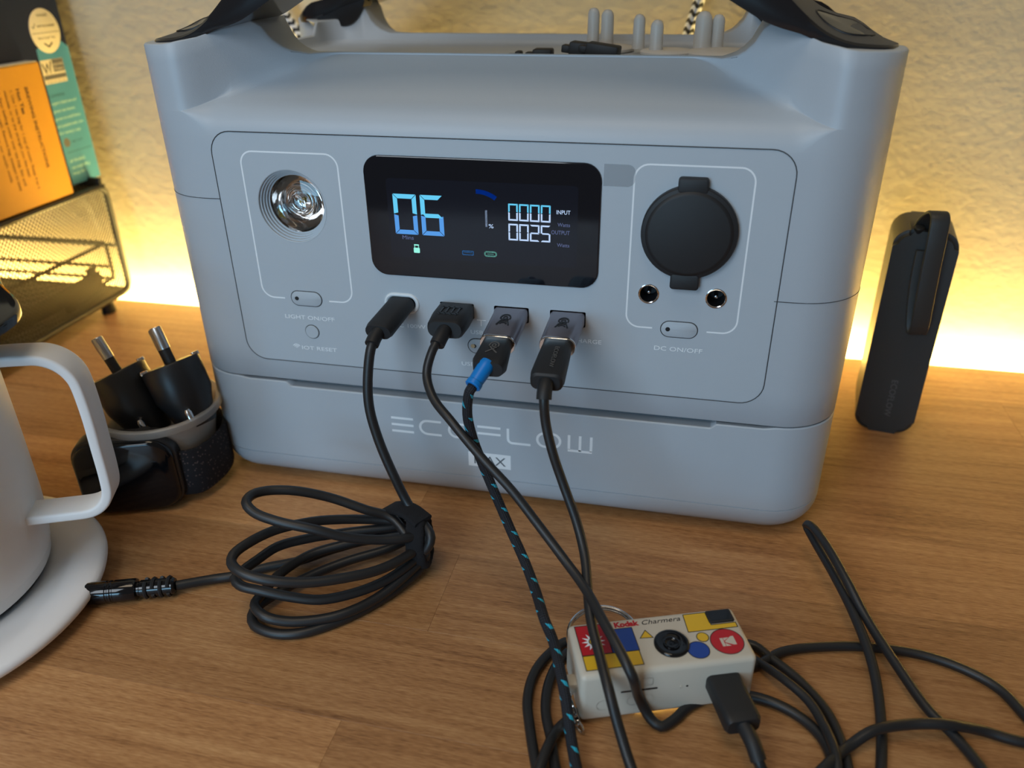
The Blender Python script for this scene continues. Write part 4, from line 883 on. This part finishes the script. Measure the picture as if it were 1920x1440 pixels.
mb.add(*rbox(L2W(-22, 0, ZB / 2), (5, 16, ZB), 0.2, 1, ROT)); mb.add(*rbox(L2W(24, 0, ZB / 2), (4, 14, ZB), 0.2, 1, ROT)); mb.build('rear_pad', M['camwhite'], t)
mb = MB(); mb.add(*rbox(L2W(-31.0, -4.5, ZB + 10), (3.4, 5, 4.2), 0.8, 2, ROT)); mb.build('strap_lug', M['camwhite'], t)
# key ring and chain
t = thing('key_ring', 'polished metal split ring peeking out behind the toy camera', 'key ring', base=(60, -78, 5))
rc = Vector((60.5, -82.5, 12.0)); 
for k_, (dr, dz) in enumerate(((0, 0), (0.1, 1.1))):
    mb = MB(); pts = [rc + Vector((12.5 * math.cos(q), 11.5 * math.sin(q), dz + 2.5 * math.sin(q))) for q in [2 * PI * k / 60 for k in range(60)]]
    mb.add(*sweep(pts, circ(0.62, 8), closed=True)); mb.build('ring_coil', M['chrome'], t)
t = thing('key_chain', 'short chrome chain hanging off the left end of the toy camera', 'chain', base=(52, -110, 5))
cpts = cr_spline([L2W(-31.5, -5.5, 10), L2W(-32.4, -8.0, 7.5), L2W(-31.4, -11.0, 4.8), L2W(-30.6, -13.6, 2.6), L2W(-29.4, -15.6, 1.4)], 1)
tot = len(cpts)
for i in range(6):
    p = cpts[min(tot - 1, int(i * (tot - 1) / 5.5))]; q = cpts[min(tot - 1, int(i * (tot - 1) / 5.5) + 1)]; d = (q - p).normalized() if (q - p).length > 1e-6 else Vector((0, -1, 0))
    s1 = d.cross(Vector((0.3, 0.2, 1))).normalized(); s2 = s1.cross(d)
    if i % 2: s1, s2 = s2, s1
    pts = [p + d * (2.0 * math.cos(a)) + s1 * (1.15 * math.sin(a)) for a in [2 * PI * k / 20 for k in range(20)]]
    mb = MB(); mb.add(*sweep(pts, circ(0.4, 6), closed=True)); mb.build('link', M['chrome'], t)

# ================================================================== MUG, WARMER, LID
t = thing('coaster', 'round white charging coaster under the white mug', 'coaster', base=(-202, -109.5, 0))
mb = MB(); mb.add(*lathe([(.02, 0.6), (52, 0.6), (58, 1.2), (62.5, 3.0), (65.0, 5.0), (65.6, 6.6), (64.9, 8.0), (63.2, 8.7), (60, 8.8), (51.5, 8.3), (50.8, 7.6), (.02, 7.4)], 96, (-201.5, -109.6, 0))); mb.build('disc', M['coaster'], t, smooth=60)
mb = MB(); mb.add(*lathe([(.02, 0), (50, 0), (50, .7)], 48, (-201.5, -109.6, 0))); mb.build('rubber_foot', M['rubber'], t)
t = thing('mug', 'matte white mug with a squared flat handle, standing on the round coaster', 'mug', base=(-208, -107, 8))
mo = (-208.0, -107.0, 0)
mb = MB(); mb.add(*lathe([(.02, 8.4), (46.5, 8.4), (47.6, 9.0), (48.0, 10.2)], 96, mo)); mb.build('base_ring', M['dark'], t, smooth=40)
mb = MB(); mb.add(*lathe([(.02, 9.9), (48.0, 9.9), (48.6, 10.6), (48.9, 15.2)], 96, mo)); mb.build('foot_band', M['mug'], t, smooth=40)
mb = MB(); mb.add(*lathe([(48.4, 14.8), (49.6, 15.6), (50.6, 22), (51.3, 34), (51.6, 60), (51.6, 115), (51.2, 116.5), (50.2, 117), (49.2, 116.5), (48.6, 115), (48.4, 60), (47.8, 24), (40, 19), (.02, 18.5)], 96, mo)); mb.build('mug_body', M['mug'], t, smooth=60)
th = math.radians(22); HU = Vector((math.cos(th), math.sin(th), 0)); HN = Vector((-math.sin(th), math.cos(th), 0)); mc = Vector((-208, -107, 0))
hp = [(49.5, 103.2), (60, 103.6), (68.5, 103.4)]
hp += [(69.5 + 13.0 * math.sin(a), 90.4 + 13.0 * math.cos(a)) for a in [math.radians(q) for q in (12, 27, 42, 57, 72, 85)]]
hp += [(83.0, 80), (82.8, 66), (82.5, 52)]
hp += [(71.8 + 10.4 * math.cos(a), 48.5 - 11.2 * math.sin(a)) for a in [math.radians(q) for q in (14, 32, 50, 68, 84)]]
hp += [(62, 37.0), (49.5, 36.9)]
Pm = cr_spline([mc + HU * a + Vector((0, 0, b)) for a, b in hp], 1.5)
F_ = frames(Pm); v = []; f = []
pr = rrect(3.9, 12.4, 1.1, 3); n_ = len(pr)
for p, (T_, _, _) in zip(Pm, F_):
    bn = HN; nn = T_.cross(bn).normalized()
    for a, b in pr: v.append(p + nn * a + bn * b)
for i in range(len(Pm) - 1):
    for j in range(n_): f.append((i * n_ + j, i * n_ + (j + 1) % n_, (i + 1) * n_ + (j + 1) % n_, (i + 1) * n_ + j))
f += [tuple(range(n_)), tuple((len(Pm) - 1) * n_ + j for j in range(n_))]
mb = MB(); mb.add(v, f); mb.build('handle', M['mug'], t, smooth=40)
t = thing('scalloped_cover', 'glossy black scalloped cover, wider than the white mug it rests on', 'cover', base=(-208, -107, 117))
sc = [((66 + 4.5 * math.cos(5 * (q - math.radians(15)))) * math.cos(q), (66 + 4.5 * math.cos(5 * (q - math.radians(15)))) * math.sin(q)) for q in [2 * PI * k / 120 for k in range(120)]]
mb = MB(); mb.add(*prism(sc, ((-208, -107, 117.2), (1, 0, 0), (0, 1, 0), (0, 0, 1)), 0, 3.2, 1.4)); mb.build('cover_disc', M['gloss'], t, smooth=50)
mb = MB(); mb.add(*lathe([(5, 0), (4.4, 3), (6.5, 9), (6.0, 11), (.02, 12)], 32, (-208, -107, 120.2))); mb.build('knob', M['gloss'], t, smooth=50)

# ================================================================== WATCH, CUP, TRAVEL PLUGS
WA = math.radians(20); WU = Vector((math.cos(WA), math.sin(WA), 0)); WN = Vector((math.sin(WA), -math.cos(WA), 0))
t = thing('smart_watch', 'black smart watch with woven band, stood on edge around the plastic cup', 'watch', base=(-160, -20, 0))
wc = Vector((-159.5, -37.0, 19.6)); WR = Matrix(((WU.x, -WN.x, 0), (WU.y, -WN.y, 0), (0, 0, 1)))
def wprism(w_, h_, r, d0, d1, bv, m, name, par): 
    mb = MB(); mb.add(*prism(rrect(w_, h_, r, 8), (wc, WU, (0, 0, 1), WN), d0, d1, bv)); return mb.build(name, m, par, smooth=50)
cs = wprism(45, 38.6, 10.5, -8.5, 0.3, 1.6, M['watchcase'], 'watch_case', t)
wprism(43, 36.6, 9.8, 0.0, 2.6, 1.9, M['watchglass'], 'screen_glass', cs)
mb = MB(); mb.add(*lathe([(3.3, 0), (3.3, 1.8), (2.9, 2.1), (.02, 2.1)], 24, wc + WU * 10 + Vector((0, 0, 18.9)) - WN * 4, 'Z')); mb.build('crown', M['watchcase'], cs)
cc = Vector((-160.5, -8.5, 0)); bz = 16.0
pts = [wc + WU * 21.5 - WN * 4.5]
pts = [(wc.x + WU.x * 21 - WN.x * 4, wc.y + WU.y * 21 - WN.y * 4), (-134.6, -22.5), (-131.6, -12), (-132.2, -1), (-137.0, 8.5), (-146, 16.0), (-158, 19.5), (-171, 17.5), (-181, 10), (-186.5, -2), (-188.0, -16), (-187.5, -30), (wc.x - WU.x * 21 - WN.x * 4, wc.y - WU.y * 21 - WN.y * 4)]
bp_ = cr_spline([(a, b, bz) for a, b in pts], 3)
v = []; f = []
for i, p in enumerate(bp_):
    q0 = bp_[max(0, i - 1)]; q1 = bp_[min(len(bp_) - 1, i + 1)]; tt = (q1 - q0).normalized(); nn = Vector((tt.y, -tt.x, 0))
    hh = 11.8; lean = 0
    for s_, h in ((-hh, -.6), (-hh, .6), (-hh + 1, 1.1), (0, 1.25), (hh - 1, 1.1), (hh, .6), (hh, -.6), (hh - 1, -1.1), (0, -1.1), (-hh + 1, -1.1)):
        v.append(p + Vector((0, 0, s_)) + nn * (h + random.uniform(-.1, .1)))
for i in range(len(bp_) - 1):
    for j in range(10): f.append((i * 10 + j, i * 10 + (j + 1) % 10, (i + 1) * 10 + (j + 1) % 10, (i + 1) * 10 + j))
f += [tuple(range(10)), tuple((len(bp_) - 1) * 10 + j for j in range(10))]
mb = MB(); mb.add(v, f); mb.build('woven_band', M['braid_watch'], t, smooth=50)
t = tag(None or thing('plastic_cup', 'small frosted plastic cup holding the black travel plugs', 'cup', base=(-159, -6, 0)))
mb = MB(); mb.add(*lathe([(.02, 1.2), (18.2, 1.2), (19.4, 2.6), (25.8, 37.6), (28.3, 37.8), (28.9, 38.6), (28.8, 41.2), (28.0, 41.8), (26.2, 41.4), (25.4, 38.8), (18.6, 3.0), (17.6, 2.2), (.02, 2.2)], 72, (-159.2, -7.5, 0))); mb.build('cup_wall', M['cup'], t, smooth=40)
mb = MB(); mb.add(*lathe([(16.5, 0), (18, 0), (18.2, 1.3), (16.3, 1.3), (16.5, 0)], 48, (-159.2, -7.5, 0))); mb.build('foot_ring', M['cup'], t, smooth=40)
def travel_plug(top, ax, label, ln):
    t = thing('travel_plug', label, 'plug adapter', group=None, base=tuple(Vector(top) - Vector(ax).normalized() * ln))
    ax = Vector(ax).normalized(); top = Vector(top)
    r0 = 13.4
    mb = MB(); mb.add(*lathe([(.02, 0.3), (r0 - 5.0, 0), (r0 - 4.4, 1.2), (r0 - 3.8, 5), (r0 - 2.2, 11), (r0 - .5, ln * .5), (r0, ln - 1.0), (r0 - .4, ln), (r0 - 1.6, ln + .2), (.02, ln + .2)], 48, top - ax * ln, ax)); bd_ = mb.build('plug_body', M['blackplastic'], t, smooth=40)
    vd = Vector((-0.61, 0.68, -0.40)); q = (vd - ax * vd.dot(ax)).normalized(); s = ax.cross(q)
    for k, o_ in enumerate((-6.0, 9.0)):
        b_ = top + q * o_ - s * 0.5
        mb = MB(); mb.add(*lathe([(2.35, 0), (2.35, 7), (2.55, 7.1)], 20, b_, ax)); pn = mb.build('pin', M['rubber'], t, smooth=40)
        mb = MB(); mb.add(*lathe([(2.55, 7.0), (2.6, 16.8), (2.3, 17.4), (.02, 17.5)], 20, b_, ax)); mb.build('metal_tip', M['steel'], pn, smooth=40)
    for sg in (1, -1):
        e = top + s * (sg * (r0 - 1.6)) 
        mb = MB(); mb.add(*prism(rrect(3.6, 7, .8, 3), (e, s, q, ax), -0.6, 1.1, .4)); mb.build('earth_clip', M['chrome'], t)
    c_ = top - ax * (ln - 8) - q * (r0 - 2.2)
    mb = MB(); mb.add(*lathe([(1.7, -4), (1.75, 0), (1.2, 1.4), (.02, 1.8)], 16, c_ + s * 2.5, ax)); mb.build('contact', M['chrome'], t)
    return t
travel_plug((-176.6, -8.0, 55.8), (-.458, .107, .883), 'black travel plug leaning left, nearer the mug handle', 33)
travel_plug((-151.0, -3.0, 60.2), (-.389, .177, .896), 'black travel plug on the right in the plastic cup', 31)

# ================================================================== POWER BANK
BANK0 = set(bpy.data.objects)
t = thing('power_bank', 'upright black power bank with a wrist loop, right of the power station', 'power bank', base=(186, 122, 0))
mb = MB(); v, f = prism(rrect(28.4, 108.5, 8.0, 8, cx=186.0, cy=54.25), ((0, 0, 0), (1, 0, 0), (0, 0, 1), (0, -1, 0)), -138, -103, 0)
# soft edges front and back
bm = bmesh.new(); bv_ = [bm.verts.new(q) for q in v]; [bm.faces.new([bv_[i] for i in q]) for q in f]
bm.faces.ensure_lookup_table(); eg = set()
for fc in bm.faces:
    if len(fc.verts) > 8: eg.update(fc.edges)
bmesh.ops.bevel(bm, geom=list(eg), offset=2.2, segments=3, affect='EDGES'); bm.verts.index_update()
mb = MB(); mb.add([tuple(q.co) for q in bm.verts], [tuple(x.index for x in fc.verts) for fc in bm.faces]); bm.free(); bd = mb.build('bank_body', M['powerbank'], t, smooth=50)
text('lettering', 'ECOFLOW', 4.2, ((185.4, 102.95, 20.5), (0, 0, -1), (1, 0, 0), (0, -1, 0)), M['engrave'], bd, width=21, thick=0.04)
mb = MB(); mb.add(*rbox((181.2, 111, 107.6), (6.5, 15, 3.4), .6)); mb.build('loop_recess', M['dark'], bd)
mb = MB(); mb.add(*lathe([(2.0, 0), (2.2, .8), (2.2, 5), (1.8, 5.4), (.02, 5.4)], 20, (181.5, 106, 105.5), (0, -0.4, 1))); mb.build('cable_root', M['rubber'], bd)
lp = [(183.0, 110.5, 106), (183.6, 107.0, 111.2), (185.6, 103.0, 116.6), (187.2, 98.5, 119.2), (188.2, 95.0, 117.4), (188.6, 93.6, 110), (189.2, 93.2, 92), (190.0, 93.6, 76), (190.6, 95.0, 64), (190.2, 96.8, 60.4), (189.2, 98.6, 62.5), (187.4, 100.2, 74), (186.2, 101.0, 88), (186.0, 101.4, 100)]
Pp = cr_spline(lp, 2); v = []; f = []; pr = rrect(1.5, 8.2, .7, 3); n_ = len(pr); Fp = frames(Pp)
for p, (T_, _, _) in zip(Pp, Fp):
    bn = Vector((1, 0.12, 0)); bn = (bn - T_ * bn.dot(T_)).normalized(); nn = T_.cross(bn)
    for a, b in pr: v.append(p + nn * a + bn * b)
for i in range(len(Pp) - 1):
    for j in range(n_): f.append((i * n_ + j, i * n_ + (j + 1) % n_, (i + 1) * n_ + (j + 1) % n_, (i + 1) * n_ + j))
f += [tuple(range(n_)), tuple((len(Pp) - 1) * n_ + j for j in range(n_))]
mb = MB(); mb.add(v, f); mb.build('wrist_loop', M['powerbank'], t, smooth=50)

BR = Matrix.Translation(Vector((186, 103, 0)) * S) @ Matrix.Rotation(math.radians(-9), 4, 'Z') @ Matrix.Translation(Vector((-186, -103, 0)) * S)
for o_ in set(bpy.data.objects) - BANK0:
    if o_.type == 'MESH': o_.data.transform(BR)

# ================================================================== BRAIDED CORD BEHIND THE STATION
t = thing('chevron_cable', 'black and white chevron braided cord looping behind the power station', 'cord', base=(-160, 197, 0))
cp = [(-145, 197, 2.6), (-146, 197, 40), (-149, 197, 100), (-154, 197, 150), (-163, 197, 181.4), (-171.6, 197, 193.7), (-178, 197.5, 215), (-160, 198, 260), (-90, 198, 292), (0, 198, 296), (60, 198, 270), (74, 198, 235), (71.6, 197, 203), (68.6, 197, 192), (66.8, 197, 184.6), (65, 197, 160), (64, 197, 80), (64, 197, 2.6)]
cord('cord', cp, 3.0, M['braid_bw'], t, 16)

# ================================================================== THINGS ON TOP OF THE STATION
def cap_set(pegs, cx, cy, r, label, rad=2.9, zt=201.5):
    t = thing('silicone_cap', label, 'silicone cap', group=None, base=(cx, cy, 184))
    mb = MB(); mb.add(*lathe([(.02, 184.05), (r - 1, 184.05), (r, 184.6), (r, 185.6), (r - 1.0, 186.3), (r * .55, 186.6), (.02, 186.6)], 56, (cx, cy, 0))); mb.build('disc', M['silicone'], t, smooth=50)
    for x, y, z, q in pegs:
        mb = MB(); mb.add(*lathe([(q * 1.3, 186.2), (q * 1.22, 188), (q * 1.15, z - q * 1.1), (q * 1.0, z - q * .6), (q * .62, z - q * .15), (.02, z)], 20, (x, y, 0))); mb.build('peg', M['silicone'], t, smooth=60)
    return t
cap_set([(24.6, 118, 202.2, 2.35), (31.3, 116, 201.6, 2.5)], 29, 112, 15.5, 'frosted silicone cap behind the black clips, two upright pegs')
cap_set([(46.9, 104, 200.4, 2.25), (55.3, 96, 198.7, 2.4)], 60, 99, 11.8, 'frosted silicone cap with two pegs, middle of the three', zt=200)
cap_set([(75.0, 110, 201.3, 3.2), (81.4, 112, 199.9, 2.4)], 84, 98, 15.5, 'frosted silicone cap with touching pegs, nearest the right handle')
def clip(c, sz, rz, tilt, label):
    t = thing('rubber_bung', label, 'plug', base=(c[0], c[1], 184))
    Rm = Matrix.Rotation(math.radians(rz), 3, 'Z') @ Matrix.Rotation(math.radians(tilt), 3, 'Y')
    mb = MB(); mb.add(*rbox(c, sz, .8, 2, Rm)); mb.build('bung_body', M['rubber'], t)
    mb = MB(); mb.add(*rbox(Vector(c) + Rm @ Vector((-sz[0] / 2 - 1.5, 0, -.6)), (4, sz[1] * .7, sz[2] * .55), .5, 2, Rm)); mb.build('bung_tip', M['rubber'], t)
    return t
clip((24.5, 84, 187.6), (11, 8, 5.6), -5, 6, 'black rubber bung left of its twin on the station top')
clip((34.2, 78, 187.9), (14, 8, 5.0), -8, 7, 'longer black rubber bung right of its twin on the station top')
clip((7.0, 84, 185.9), (8.5, 8, 3.6), 0, 0, 'low black rubber bung left of the clips on the station top')
clip((-4.4, 86, 185.3), (3.0, 5, 2.4), 0, 0, 'smallest black rubber bung on the station top')

# ================================================================== MESH ORGANISER AND TEA BOXES
t = thing('desk_organizer', 'black wire mesh desk organiser against the wall, tea boxes on top', 'organizer', base=(-385, 110, 0))
X0, X1, Y0, Y1, Z0, Z1 = -322.0, -450.0, 10.0, 190.0, 10.0, 86.0
def loop_yz(x, y0, y1, z0, z1, r, rad, name):
    mb = MB(); mb.add(*sweep([(x, a, b) for a, b in rrect(y1 - y0, z1 - z0, r, 5, cx=(y0 + y1) / 2, cy=(z0 + z1) / 2)], circ(rad * 1.45, 8), closed=True)); return mb.build(name, M['wire'], t)
loop_yz(X0, Y0, Y1, Z0, Z1, 7, 1.5, 'side_frame'); loop_yz(X1, Y0, Y1, Z0, Z1, 7, 1.5, 'side_frame')
for z in (Z0, 43.0, Z1):
    for y in (Y0, Y1):
        mb = MB(); mb.add(*sweep([(X0, y - (0 if y == Y0 else 0.3), z), (X1, y - (0 if y == Y0 else .3), z)], circ(1.5, 8))); mb.build('cross_bar', M['wire'], t)
def wire_mesh(name, o, U_, V_, lu, lv, pitch, wd, parent):
    """woven wire: two families of thin square wires"""
    o, U_, V_ = Vector(o), Vector(U_), Vector(V_); Nn = U_.cross(V_).normalized(); mb = MB()
    def wire(a, b):
        d = (b - a).normalized(); s = d.cross(Nn) * wd / 2; h = Nn * wd / 2
        mb.add([a - s - h, a + s - h, a + s + h, a - s + h, b - s - h, b + s - h, b + s + h, b - s + h], [(0, 1, 5, 4), (1, 2, 6, 5), (2, 3, 7, 6), (3, 0, 4, 7)])
    k = -lv
    while k < lu + lv:     # diagonals both ways, clipped to the rectangle
        for sg in (1, -1):
            pts = []
            if sg == 1: a0 = max(0, -k); a1 = min(lv, lu - k)
            else: a0 = max(0, k - lu); a1 = min(lv, k)
            if a1 > a0 + .1: wire(o + U_ * (k + sg * a0) + V_ * a0, o + U_ * (k + sg * a1) + V_ * a1)
        k += pitch
    q = mb.build(name, M['wire'], parent, smooth=None, fix=False); q['kind'] = 'stuff'; return q
wire_mesh('side_mesh', (X0, Y0 + 1, Z0), (0, 1, 0), (0, 0, 1), Y1 - Y0 - 2, Z1 - Z0, 3.2, 0.5, t)
wire_mesh('top_mesh', (X1, Y0, Z1), (1, 0, 0), (0, 1, 0), X0 - X1, Y1 - Y0, 3.2, 0.6, t)
wire_mesh('floor_mesh', (X1, Y0, Z0), (1, 0, 0), (0, 1, 0), X0 - X1, Y1 - Y0, 3.0, 0.7, t)
mb = MB(); mb.add(*rbox((-386, 188, 88.5), (128, 3, 7), .8)); mb.build('rear_lip', M['wire'], t)
# drawer inside
dr = MB(); rr = rrect(112, 27, 4, 4, cx=-384, cy=33)
dr.add(*sweep([(a, 184, b) for a, b in rr], circ(1.3, 8), closed=True)); dw = dr.build('drawer', M['wire'], t); dw['label'] = 'wire drawer seen inside through the mesh'
for (a, b) in (((-328.5, 184, 46), (-328.5, 14, 46)), ((-328.5, 184, 20), (-328.5, 14, 20)), ((-440, 184, 46), (-440, 14, 46)), ((-440, 184, 28.5), (-328.5, 184, 28.5))):
    mb = MB(); mb.add(*sweep([a, b], circ(1.3, 8))); mb.build('drawer_rail', M['wire'], dw)
mb = MB(); mb.add(*rbox((-326, 108, 25.5), (3, 120, 12), .8)); mb.add(*rbox((-326, 135, 18), (3, 10, 9), 2.0, 3)); mb.add(*rbox((-326, 161, 31), (3, 9, 10), 2.0, 3)); mb.build('drawer_runner', M['wire'], t)
for x in (X0 - 4, X1 + 4):
    for y in (168, 26):
        mb = MB(); mb.add(*lathe([(.02, 0), (4.6, 0), (5.0, .8), (4.4, 9), (.02, 9)], 20, (x, y, 0))); mb.build('foot', M['rubber'], t)
# tea boxes
FX = lambda x, y, z: ((x, y, z), (0, 1, 0), (0, 0, 1), (1, 0, 0))
FXD = lambda x, y, z: ((x, y, z), (0, 0, -1), (0, 1, 0), (1, 0, 0))
t = thing('tea_box', 'tall navy and teal tea box standing behind the orange one', 'box', base=(-370, 150, 88))
bx = -331.0; zb = 90.2
mb = MB(); mb.add(*rbox((bx - 37, 150.4, zb + 75), (74, 100, 150), .5, 1)); mb.build('carton', M['navy'], t)
mb = MB(); mb.add(*prism([(172, zb + .3), (200.2, zb + .3), (200.2, 174.6), (194.6, 178.6), (184, 178.2), (172.2, 175.4), (172, 173)], FX(bx, 0, 0), -.05, .08)); mb.build('label_panel', M['teal'], t, smooth=None)
mb = MB(); mb.add(*prism([(183.4 + 12.8 * math.cos(a) , 185.2 + 13.0 * math.sin(a)) for a in [2 * PI * k / 40 for k in range(40)]], FX(bx, 0, 0), .05, .35, .1)); sk = mb.build('round_sticker', M['tan'], t)
text('lettering', 'WINNER', 2.4, FX(bx + .36, 183.7, 193.4), M['ink'], sk, width=9.5, thick=.03)
text('lettering', 'wirecutter', 2.8, FX(bx + .36, 185.2, 187.4), M['ink'], sk, width=16, thick=.03)
text('lettering', 'Best Iced Tea', 2.2, FX(bx + .36, 183.2, 180.6), M['ink'], sk, width=14.5, thick=.03)
mb = MB(); mb.add(*stroke([(171.6, 184.2), (195.4, 184.2)], .3, y=-.36, X=(0, 1, 0), Z=(0, 0, 1), O=(bx, 0, 0), N_=(1, 0, 0))); mb.add(*stroke([(179.8, 178.2), (183.4, 175.9), (187, 178.2)], 1.0, y=-.36, X=(0, 1, 0), Z=(0, 0, 1), O=(bx, 0, 0), N_=(1, 0, 0))); mb.add(*stroke([(172.8, 188.2), (174.4, 187.2), (176, 190)], .5, y=-.36, X=(0, 1, 0), Z=(0, 0, 1), O=(bx, 0, 0), N_=(1, 0, 0))); mb.build('printed_lines', M['ink'], sk, smooth=None)
mb = MB(); mb.add(*prism([(172, 154.4), (192.2, 154.4), (192.2, 168.6), (172, 168.6)], FX(bx, 0, 0), .05, .14)); bdg = mb.build('badge', M['tan'], t, smooth=None)
mb = MB(); mb.add(*prism([(182.2, 161), (192, 161), (192, 168.4), (182.2, 168.4)], FX(bx, 0, 0), .1, .18)); mb.add(*prism([(172.4, 157), (192, 157), (192, 159.6), (172.4, 159.6)], FX(bx, 0, 0), .1, .18))
mb.add(*stroke([(173.2, 166.8), (175.6, 161), (177.4, 166.4), (179.2, 161), (180.8, 167.6)], 1.2, y=-.14, X=(0, 1, 0), Z=(0, 0, 1), O=(bx, 0, 0), N_=(1, 0, 0))); mb.build('badge_print', M['engrave'], bdg, smooth=None)
text('lettering', 'NON GMO', 2.2, FX(bx + .19, 187.1, 164.6), M['tan'], bdg, width=8.6, thick=.02); text('lettering', 'Project', 2.2, FX(bx + .19, 187.1, 162.0), M['tan'], bdg, width=7.4, thick=.02)
text('lettering', 'nongmoproject.org', 1.6, FX(bx + .15, 182.2, 155.2), M['engrave'], bdg, width=17, thick=.02)
text('lettering', 'CAFFEINE', 2.4, FX(bx + .1, 172.0, 146.4), M['darkteal'], t, width=14, align='LEFT', thick=.03)
for z, s_, w_ in ((141.8, 'organic black tea and', 23), (137.0, 'green tea leaves', 20), (132.2, 'grown on small farms', 23.5), (127.6, 'and packed with care', 24.5), (123.2, 'for every cup', 20)):
    text('lettering', s_, 2.6, FX(bx + .1, 172.2, z), M['paleink'], t, width=w_, align='LEFT', thick=.03)
mb = MB(); mb.add(*prism([(176.8 + 2.9 * math.cos(a), 117.6 + 2.9 * math.sin(a)) for a in [2 * PI * k / 28 for k in range(28)]], FX(bx, 0, 0), .05, .14)); mb.build('round_mark', M['engrave'], t, smooth=None)
text('lettering', 'NET WT', 2.0, FX(bx + .1, 181.2, 116.6), M['darkteal'], t, width=10.5, align='LEFT', thick=.03)
mb = MB(); mb.add(*stroke([(175 + k, 111.2 + (.35 if k % 2 else -.35)) for k in range(0, 25)], .3, y=-.1, X=(0, 1, 0), Z=(0, 0, 1), O=(bx, 0, 0), N_=(1, 0, 0))); mb.build('wavy_line', M['darkteal'], t, smooth=None)
for z, s_, w_ in ((104.6, '20 TEA BAGS', 14.5), (100.4, 'net weight 40 g', 17.5), (96.6, 'keep dry', 12)):
    text('lettering', s_, 2.6, FX(bx + .1, 175.0, z), M['paleink'], t, width=w_, align='LEFT', thick=.03)
t = thing('tea_packet', 'orange tea packet with brewing instructions, leaning in front of the teal box', 'packet', base=(-326, 100, 88))
ox = -321.0
mb = MB(); mb.add(*rbox((ox - 4.6, 95.0, 88.9 + 40.5), (9.0, 130.0, 81), .6, 1)); mb.build('carton', M['orange'], t)
mb = MB(); mb.add(*rbox((ox - 4.6, 95.0, 170.2), (8.2, 128.0, .5), .1, 1)); mb.build('top_flap', M['tan'], t)
text('lettering', 'BREWING INSTRUCTIONS', 3.6, FXD(ox + .02, 142.9, 157.4), M['brownink'], t, width=48, align='LEFT', thick=.03, bold=.06)
text('lettering', 'Hot Tea', 3.8, FXD(ox + .02, 136.0, 157.4), M['brownink'], t, width=14.5, align='LEFT', thick=.03, bold=.1)
for y, s_, w_ in ((131.2, '1. Use 1 tea bag for 1 cup of water. Steep 4 to 6', 58), (126.6, 'minutes, or to the strength you like best', 50), (121.6, '2. Pour boiling water over tea bag. Stir and', 54), (117.0, 'desired strength. Remove bag, sweeten to taste', 56), (112.0, '3. Enjoy it plain or with milk', 50)):
    text('lettering', s_, 3.0, FXD(ox + .02, y, 157.4), M['brownink'], t, width=w_, align='LEFT', thick=.03)
settle()
